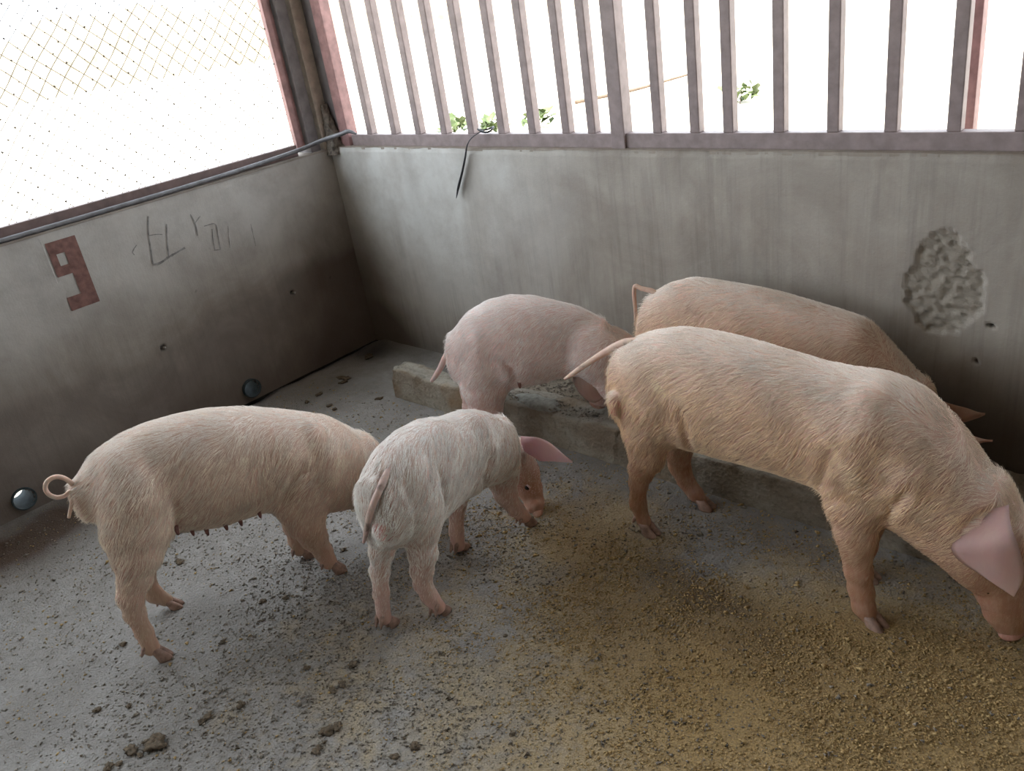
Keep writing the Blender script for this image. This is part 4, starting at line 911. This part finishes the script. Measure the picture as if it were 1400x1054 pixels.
# ================================================================ pigs
def tone(base, V, N, spec):
    z = V[:, 2]; n = len(V)
    col = np.tile(np.array(base['skin'], float), (n, 1))
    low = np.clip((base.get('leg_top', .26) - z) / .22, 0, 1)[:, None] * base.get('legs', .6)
    col = col * (1 - low) + np.array(base['leg_col']) * low  # leg colour, reddened in part to stand for bounced light
    # paler where the skin faces up
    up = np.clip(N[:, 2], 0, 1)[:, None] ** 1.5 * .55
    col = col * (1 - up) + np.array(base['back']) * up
    nz = fbm(V[:, 0] * 9 + V[:, 2] * 7, V[:, 1] * 9 - V[:, 2] * 5, base['seed'])[:, None]
    col *= 1 + .10 * nz
    d = np.clip(fbm(V[:, 0] * 16 + V[:, 2] * 9, V[:, 1] * 16 + V[:, 2] * 13, base['seed'] + 5) - .30, 0, 1)[:, None] * base.get('dirt', .8)
    col = col * (1 - d) + np.array([.22, .15, .10]) * d
    for p in spec.get('pinkspots', []):
        w = np.exp(-(np.linalg.norm(V - np.array(p[:3]), axis=1) / p[3]) ** 4)[:, None]
        col = col * (1 - w) + np.array([.72, .30, .28]) * w
    for p in base.get('spots', []):
        w = np.exp(-(np.linalg.norm(V - np.array(p[:3]), axis=1) / p[3]) ** 4)[:, None] * p[7]
        col = col * (1 - w) + np.array(p[4:7]) * w
    return np.clip(col, 0, 1)


def vnormals(me):
    n = np.zeros(len(me.vertices) * 3, np.float32)
    me.vertices.foreach_get('normal', n)
    return n.reshape(-1, 3).astype(float)


def grow_fur(name, V, F, N, spec, base, root, count, length):
    """short bristles combed backwards and down, one hair-curves object"""
    P, L = path_frames(spec['path'])
    A, B, D, E = (V[F[:, i]] for i in range(4))
    area = np.linalg.norm(np.cross(B - A, D - A), axis=1)
    cen = (A + B + D + E) / 4
    nn = N[F].mean(1); nn /= np.linalg.norm(nn, axis=1)[:, None] + 1e-9
    w = area * (cen[:, 2] > .07) * (.30 + .70 * np.clip((cen[:, 2] - .1) / .28, 0, 1))
    idx = RNG.choice(len(F), count, p=w / w.sum())
    u, v = RNG.random((2, count, 1))
    p0 = (A[idx] * (1 - u) + B[idx] * u) * (1 - v) + (E[idx] * (1 - u) + D[idx] * u) * v
    nrm = nn[idx]
    # heading at the nearest stretch of the spine
    best = np.full(count, 1e9); hd = np.zeros((count, 3))
    for a, b in zip(P[:-1], P[1:]):
        d = b - a; t = np.clip(((p0[:, :2] - a) @ d) / (d @ d), 0, 1)
        dd = np.linalg.norm(p0[:, :2] - a - t[:, None] * d, axis=1)
        m = dd < best; best[m] = dd[m]; hd[m, :2] = d / np.linalg.norm(d)
    back = -hd + np.array([0, 0, -1.0]) * (.45 + .75 * (1 - np.clip(nrm[:, 2:3], 0, 1)))
    back[:, 2] -= .6 * np.clip((.35 - p0[:, 2]) / .2, 0, 1)
    q = p0[:, 0] * 11 + p0[:, 2] * 13; r = p0[:, 1] * 11 - p0[:, 2] * 9
    cl = np.stack([vnoise(q, r, 3), vnoise(q, r, 4), vnoise(q, r, 5)], 1) * .45
    cl += np.stack([vnoise(q * 5, r * 5, 6), vnoise(q * 5, r * 5, 7), vnoise(q * 5, r * 5, 8)], 1) * .30
    back += cl + RNG.normal(0, .12, (count, 3))
    back -= nrm * (back * nrm).sum(1)[:, None]
    back /= np.linalg.norm(back, axis=1)[:, None] + 1e-9
    ln = (length * RNG.uniform(.6, 1.25, (count, 1)))
    H = np.array(spec['chains'][4]['pts'])[1:, :3]
    dh = np.min(np.linalg.norm(p0[:, None] - H[None], axis=2), axis=1)[:, None]
    ln = ln * (.38 + .62 * np.clip((p0[:, 2:3] - .12) / .26, 0, 1)) * (.45 + .55 * np.clip((dh - .06) / .10, 0, 1))
    p1 = p0 + back * ln * .33 + nrm * ln * .07
    p2 = p0 + back * ln * .66 + nrm * ln * .10
    p3 = p0 + back * ln + nrm * ln * .09
    hc = bpy.data.hair_curves.new(name)
    hc.add_curves([4] * count)
    pos = np.stack([p0, p1, p2, p3], 1).reshape(-1, 3).astype(np.float32)
    hc.attributes['position'].data.foreach_set('vector', pos.ravel())
    rad = np.tile(np.array([.00042, .00040, .00030, .00006], np.float32), count)
    ra = hc.attributes.get('radius') or hc.attributes.new('radius', 'FLOAT', 'POINT')
    ra.data.foreach_set('value', rad)
    hcol = np.array(base['hair_mat'].diffuse_color[:3])[None] * (1 + .24 * vnoise(q * 7, r * 7, 21) + .10 * vnoise(q * 1.2, r * 1.2, 22))[:, None]
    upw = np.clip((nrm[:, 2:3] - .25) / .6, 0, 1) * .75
    hcol = hcol * (1 - upw) + np.array([.93, .90, .87]) * upw  # sky highlight painted into the bristles that face up
    lw = np.clip((base.get('leg_top', .26) - p0[:, 2:3]) / .2, 0, 1) * .75
    hcol = hcol * (1 - lw) + np.array(base['leg_col'])[None] * 1.25 * lw
    ca = hc.attributes.new('hair_col', 'FLOAT_COLOR', 'CURVE')
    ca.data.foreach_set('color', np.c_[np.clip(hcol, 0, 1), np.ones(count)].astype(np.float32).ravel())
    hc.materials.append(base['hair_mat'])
    o = bpy.data.objects.new('bristles', hc)
    C.objects.link(o); o.parent = root
    o['kind'] = 'stuff'
    return o


def ear_mesh(rows, bulge, center):
    R = np.array(rows, float)
    L_ = resample(R[:, :3], 16); R_ = resample(R[:, 3:], 16)
    n = np.cross(R_[3] - L_[3], L_[-1] - L_[0]); n /= np.linalg.norm(n)
    camd = np.array([0, 0, 1.58]) - L_[5]
    if n @ camd < 0: n = -n
    m = 11; top, bot = [], []
    for i in range(16):
        t = i / 15
        for j in range(m):
            s = j / (m - 1); e = math.sin(math.pi * s)
            th = .0032 * (1 - .6 * t) * (e ** .5 if e > 0 else 0)
            p = L_[i] * (1 - s) + R_[i] * s + n * (bulge * (e - .55 * math.exp(-((s - .42) / .16) ** 2) * (1 - t)) * (1 - .5 * t) - .022 * t * t + .004 * math.sin(9 * t + 5 * s))
            top.append(p + n * th); bot.append(p - n * th)
    V = np.array(top + bot); F = []
    k = 16 * m
    for i in range(15):
        for j in range(m - 1):
            a = i * m + j
            F.append((a, a + 1, a + m + 1, a + m)); F.append((k + a, k + a + m, k + a + m + 1, k + a + 1))
        F.append((i * m, (i + 1) * m, k + (i + 1) * m, k + i * m)); F.append((i * m + m - 1, k + i * m + m - 1, k + (i + 1) * m + m - 1, (i + 1) * m + m - 1))
    for j in range(m - 1):
        a = 15 * m + j; F.append((a, a + 1, k + a + 1, k + a)); F.append((j, k + j, k + j + 1, j + 1))
    return V, F


def claw(p_top, p_toe, side, off, r):
    """one hoof claw: loft of four rounded rings from the pastern down to the ground"""
    p_top = np.array(p_top); p_toe = np.array(p_toe)
    fw = p_toe - p_top; fw[2] = 0; ln = np.linalg.norm(fw); fw = fw / (ln + 1e-6)
    sd = np.array([-fw[1], fw[0], 0]) * side
    rings = []
    g = p_toe[2]
    h = max(.030, p_top[2] - g)
    for (t, z, a, b) in ((.10, 1.0, .80, .50), (.30, .75, .95, .60), (.55, .42, 1.15, .70), (.70, .14, 1.32, .78), (.72, .0, 1.30, .76)):
        c = p_top * (1 - t) + p_toe * t + sd * off; c[2] = g + h * z
        rings.append((c, r * a, r * b))
    V, F = [], []
    for (c, a, b) in rings:
        for j in range(12):
            q = 2 * math.pi * j / 12
            ca = math.cos(q); pt = c + fw * a * (ca if ca < 0 else ca * 1.15) + sd * b * math.sin(q)
            V.append(pt)
    for i in range(len(rings) - 1):
        for j in range(12):
            k = (j + 1) % 12; F.append((i * 12 + j, i * 12 + k, (i + 1) * 12 + k, (i + 1) * 12 + j))
    F.append(tuple(range(11, -1, -1))); F.append(tuple(range(48, 60)))
    return V, F


def blob(center, r, axes=(1, 1, 1), nu=10, nv=8):
    V, F = [], []
    for i in range(nv + 1):
        p = math.pi * i / nv
        for j in range(nu):
            a = 2 * math.pi * j / nu
            V.append((center[0] + r * axes[0] * math.sin(p) * math.cos(a), center[1] + r * axes[1] * math.sin(p) * math.sin(a), center[2] + r * axes[2] * math.cos(p)))
    for i in range(nv):
        for j in range(nu):
            k = (j + 1) % nu; F.append((i * nu + j, (i + 1) * nu + j, (i + 1) * nu + k, i * nu + k))
    return V, F


def build_pig(key, spec, base):
    o = base['origin']
    root = empty('pig', (o[0], o[1], o[2]))
    tag(root, base['label'], 'pig', 'pigs feeding in the pen')
    o = np.array(o)
    V, F = pig_mesh(spec, .0052)
    V = V.astype(np.float64)
    me = mesh_np('body', V - o, F)
    N = vnormals(me)
    set_col(me, tone(base, V, N, spec))
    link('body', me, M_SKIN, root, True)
    fur = grow_fur('bristles', V, F, N, spec, base, root, base['hairs'], base['hair_len'])
    fur.location = (-o[0], -o[1], -o[2])
    # ears
    for e in spec['ears']:
        Ve, Fe = ear_mesh(e['rows'], e['bulge'], o)
        mm = mesh_py('ear', Ve - o, Fe)
        t = np.linspace(0, 1, 16).repeat(11); t = np.r_[t, t][:, None]
        c = np.array(base['ear_root']) * (1 - t) + np.array(base['ear_tip']) * t
        set_col(mm, c)
        link('ear', mm, M_EAR, root, True)
    # tail
    T = np.array(spec['tail']); T = resample(T, 44)
    tm = tube_mesh('tail', T[:, :3] - o, np.clip(T[:, 3], .002, 1), 10)
    tt = np.linspace(0, 1, 44).repeat(10)
    tc = np.tile(np.array(base['tail_col']), (440, 1))
    dk = (np.clip(fbm(tt * 22, np.tile(np.arange(10), 44) * .5, base['seed'] + 2) - .05, 0, .5) * 2 * base.get('tail_dirt', 0))[:, None]
    set_col(tm, tc * (1 - dk) + np.array([.08, .06, .055]) * dk)
    link('tail', tm, M_SKIN, root, True)
    # hooves: two claws each, and the dew claws behind
    for i, ft in enumerate(spec['feet']):
        e = np.array(spec['chains'][i]['pts'][-1]); r = base['hoof']
        top = e[:3].copy(); toe = np.array(ft)
        d = toe - top; d[2] = 0
        if np.linalg.norm(d) < .012:
            hd = np.array(base['heading']); d = hd / np.linalg.norm(hd) * .02; d = np.array([d[0], d[1], 0])
        d = d / np.linalg.norm(d)
        toe = np.array([top[0], top[1], ft[2]]) + d * (base.get('reach', .034))
        top[2] = max(top[2], ft[2] + .030)
        Vh, Fh = [], []
        for s in (1, -1):
            v, f = claw(top, toe, s, r * .62, r)
            k = len(Vh); Vh += v; Fh += [tuple(k + q for q in g) for g in f]
        ho = link('hoof', mesh_py('hoof', np.array(Vh) - o, Fh), M_HOOF, root, True)
        sd = np.array([-d[1], d[0], 0]); Vd, Fd = [], []
        for s in (1, -1):
            c = top - d * r * 1.15 + sd * s * r * .65; c[2] = top[2] + .008
            P = [c + d * .008 + np.array([0, 0, .012]), c - d * .001, c - d * .009 - np.array([0, 0, .013]), c - d * .013 - np.array([0, 0, .021])]
            m = tube_mesh('x', P, [.007, .0072, .005, .0015], 7)
            k = len(Vd); Vd += [tuple(q.co) for q in m.vertices]; Fd += [tuple(k + q for q in g.vertices) for g in m.polygons]
            bpy.data.meshes.remove(m)
        link('dewclaw', mesh_py('dewclaw', np.array(Vd) - o, Fd), M_HOOF, root, True)
    for tpos in spec.get('teats', []):
        P = [np.array(tpos) - o + np.array([0, 0, z]) for z in (.008, -.004, -.014, -.020)]
        link('teat', tube_mesh('teat', P, [.008, .0065, .005, .0028], 8), M_TEAT, root, True)
    # face: eyes on both sides of the head chain, nostrils on the snout disc
    hc = spec['chains'][4]; pts = np.array(hc['pts']); n = np.array(hc['n']); n = n / np.linalg.norm(n)
    for s in (1, -1):
        p = pts[1] * .45 + pts[2] * .55
        c = p[:3] + n * s * p[3] * hc['lat'] * .93
        v, f = blob(c - o, .0095); eo = link('eye', mesh_py('eye', v, f), M_EYE, root, True)
        P = [c - o + n * s * .002 + q for q in (np.array([-.014, 0, .004]), np.array([0, 0, .010]), np.array([.014, 0, .003]))]
        lm = tube_mesh('eyelid', resample(P, 8), .0035, 6); set_col(lm, np.tile(np.array(base['ear_root']), (48, 1)))
        link('eyelid', lm, M_SKIN, eo, True)
    ax = pts[-1][:3] - pts[-3][:3]; ax /= np.linalg.norm(ax)
    c = pts[-1][:3] + ax * pts[-1][3] * .55; rs = pts[-1][3] * .92
    up = np.cross(n, ax)
    Vs, Fs = [], []
    for (dz, rr) in ((-.012, .80), (-.002, .96), (.006, 1.0), (.011, .93), (.012, .5), (.0105, .05)):
        for j in range(20):
            a = 2 * math.pi * j / 20
            Vs.append(c + ax * dz + (n * math.cos(a) * 1.0 + up * math.sin(a) * .86) * rs * rr)
    for i in range(5):
        for j in range(20):
            k = (j + 1) % 20; Fs.append((i * 20 + j, i * 20 + k, (i + 1) * 20 + k, (i + 1) * 20 + j))
    sm = mesh_py('snout', np.array(Vs) - o, Fs)
    set_col(sm, np.tile(np.array(base['snout_col']), (120, 1)))
    so = link('snout', sm, M_SKIN, root, True)
    for s in (1, -1):
        v, f = blob(c + ax * .010 + n * s * rs * .36 - o, rs * .22)
        link('nostril', mesh_py('nostril', v, f), M_NOSTRIL, so, True)
    return root


for key in 'DABCE':
    build_pig(key, PIGS[key], BASE[key])


# ================================================================ clods and crumbs on the floor
CLOD_LABELS = {0: 'largest crumbly dung clod near the bottom edge at far left', 2: 'dung clod just below left of the largest clod', 6: 'elongated dung clod on the floor right of the largest clod',
               13: 'long flat dung clod below the legs of the whitish pig', 14: 'dung clod touching the right end of the long flat clod', 24: 'flat dark dung clod in the far corner by the walls',
               31: 'rounded dung clod at the bottom edge below the whitish pig', 16: 'dung clod on the floor left below the hind hooves of the whitish pig'}


def clod_mesh(r, seed, flat=.42):
    v, f = blob((0, 0, 0), r, (1, 1, flat), 20, 14)
    v = np.array(v)
    k = 1 + .42 * vnoise(v[:, 0] / r * 1.6 + seed * 7, v[:, 1] / r * 1.6 + v[:, 2] / r * 2, seed) + .38 * vnoise(v[:, 0] / r * 4, v[:, 1] / r * 4 + v[:, 2] / r * 3, seed + 3)
    return mesh_py('dung_clod', v * k[:, None], f)


for i, (x, y, r, st) in enumerate(CLODS):
    o = link('dung_clod', clod_mesh(r, i), M_DUNG, smooth=True)
    o.location = (x, y, r * .30 + .001); o.rotation_euler = (0, 0, i * 1.3); o.scale = (st, 1, 1)
    tag(o, CLOD_LABELS.get(i, 'small dark crumbly dung clod lying on the concrete floor'), 'dung', 'dung clods on the floor')


def crumbs(name, xy, size, mat, label, z=None, tall=.7):
    n = len(xy)
    base = np.array([(1, 0, 0), (-.6, .8, 0), (-.6, -.8, 0), (.1, .1, .9), (0, -.1, -.7)])
    fc = np.array([(0, 1, 3), (1, 2, 3), (2, 0, 3), (1, 0, 4), (2, 1, 4), (0, 2, 4)])
    a = RNG.uniform(0, 6.28, n); s = size * RNG.lognormal(0, .45, n)
    ca, sa = np.cos(a), np.sin(a)
    V = np.zeros((n, 5, 3))
    bx = base[None, :, 0] * RNG.uniform(.7, 1.5, (n, 1)); by = base[None, :, 1] * RNG.uniform(.5, 1, (n, 1))
    V[..., 0] = xy[:, 0:1] + (bx * ca[:, None] - by * sa[:, None]) * s[:, None]
    V[..., 1] = xy[:, 1:2] + (bx * sa[:, None] + by * ca[:, None]) * s[:, None]
    zz = z if z is not None else np.zeros(n)
    V[..., 2] = (zz + s * .2 + .0008)[:, None] + base[None, :, 2] * s[:, None] * tall
    Fx = (fc[None] + 5 * np.arange(n)[:, None, None]).reshape(-1, 3)
    o = link(name, mesh_np(name, V.reshape(-1, 3), Fx), mat)
    return tag(o, label, 'crumbs', None, 'stuff')


def floor_z(x, y):
    m = .016 * np.exp(-(((x + .42) / .30) ** 2 + ((y - 1.45) / .26) ** 2)) + .008 * np.exp(-(((x + .15) / .25) ** 2 + ((y - 1.75) / .2) ** 2))
    return .0035 * fbm(x * 1.5, y * 1.5, 3) + .0016 * fbm(x * 14, y * 14, 5) + m * (1 + .5 * fbm(x * 22, y * 22, 9))


def scatter(n, dens):
    out = []
    tot = 0
    while tot < n:
        p = np.stack([RNG.uniform(-3.4, .5, 60000), RNG.uniform(-.1, 1.99, 60000)], 1)
        k = p[RNG.random(60000) < np.clip(dens(p[:, 0], p[:, 1]), 0, 1)]
        out.append(k); tot += len(k)
    return np.concatenate(out)[:n]


def d_feed(x, y):
    d = 1.0 * np.exp(-(((x + .38) / .45) ** 2 + ((y - 1.42) / .35) ** 2)) + .35 * np.exp(-(((x + .9) / .6) ** 2 + ((y - 1.3) / .5) ** 2)) + .18 * np.exp(-(((x + 1.5) / .5) ** 2 + ((y - 1.55) / .35) ** 2)) + .02
    return d * np.clip(.6 + 1.1 * fbm(x * 7, y * 7, 77), 0, 1.2)


def d_grit(x, y):
    return (.12 + .75 * np.exp(-(((x + 1.75) / .7) ** 2 + ((y - 1.0) / .6) ** 2))) * np.clip(.5 + 1.3 * fbm(x * 5, y * 5, 57), .05, 1.2)


p = scatter(42000, d_feed)
crumbs('feed_crumbs', p, .0024, M_FEED, 'yellow brown bran feed strewn over the floor', floor_z(p[:, 0], p[:, 1]))
p = scatter(26000, d_grit)
crumbs('grit_crumbs', p, .0026, M_GRIT, 'grey brown grit and feed crumbs strewn on bare concrete', floor_z(p[:, 0], p[:, 1]))
p = np.stack([RNG.uniform(-2.2, -.6, 5200), RNG.uniform(2.02, 2.30, 5200)], 1)
p = p[(p[:, 1] < 2.10) | (p[:, 1] > 2.15)]
zt = np.where(p[:, 1] < 2.12, .134, .082 + .030 * sstep(-1.62, -1.85, p[:, 0]))
crumbs('trough_crumbs', p, .0034, M_GRIT, 'grey crumbs and cement bits lying on the trough lip and bed', zt)
p = scatter(900, d_grit)
crumbs('dark_crumbs', p, .0030, M_DUNG, 'dark crumbs of dung strewn among the pigs', floor_z(p[:, 0], p[:, 1]))
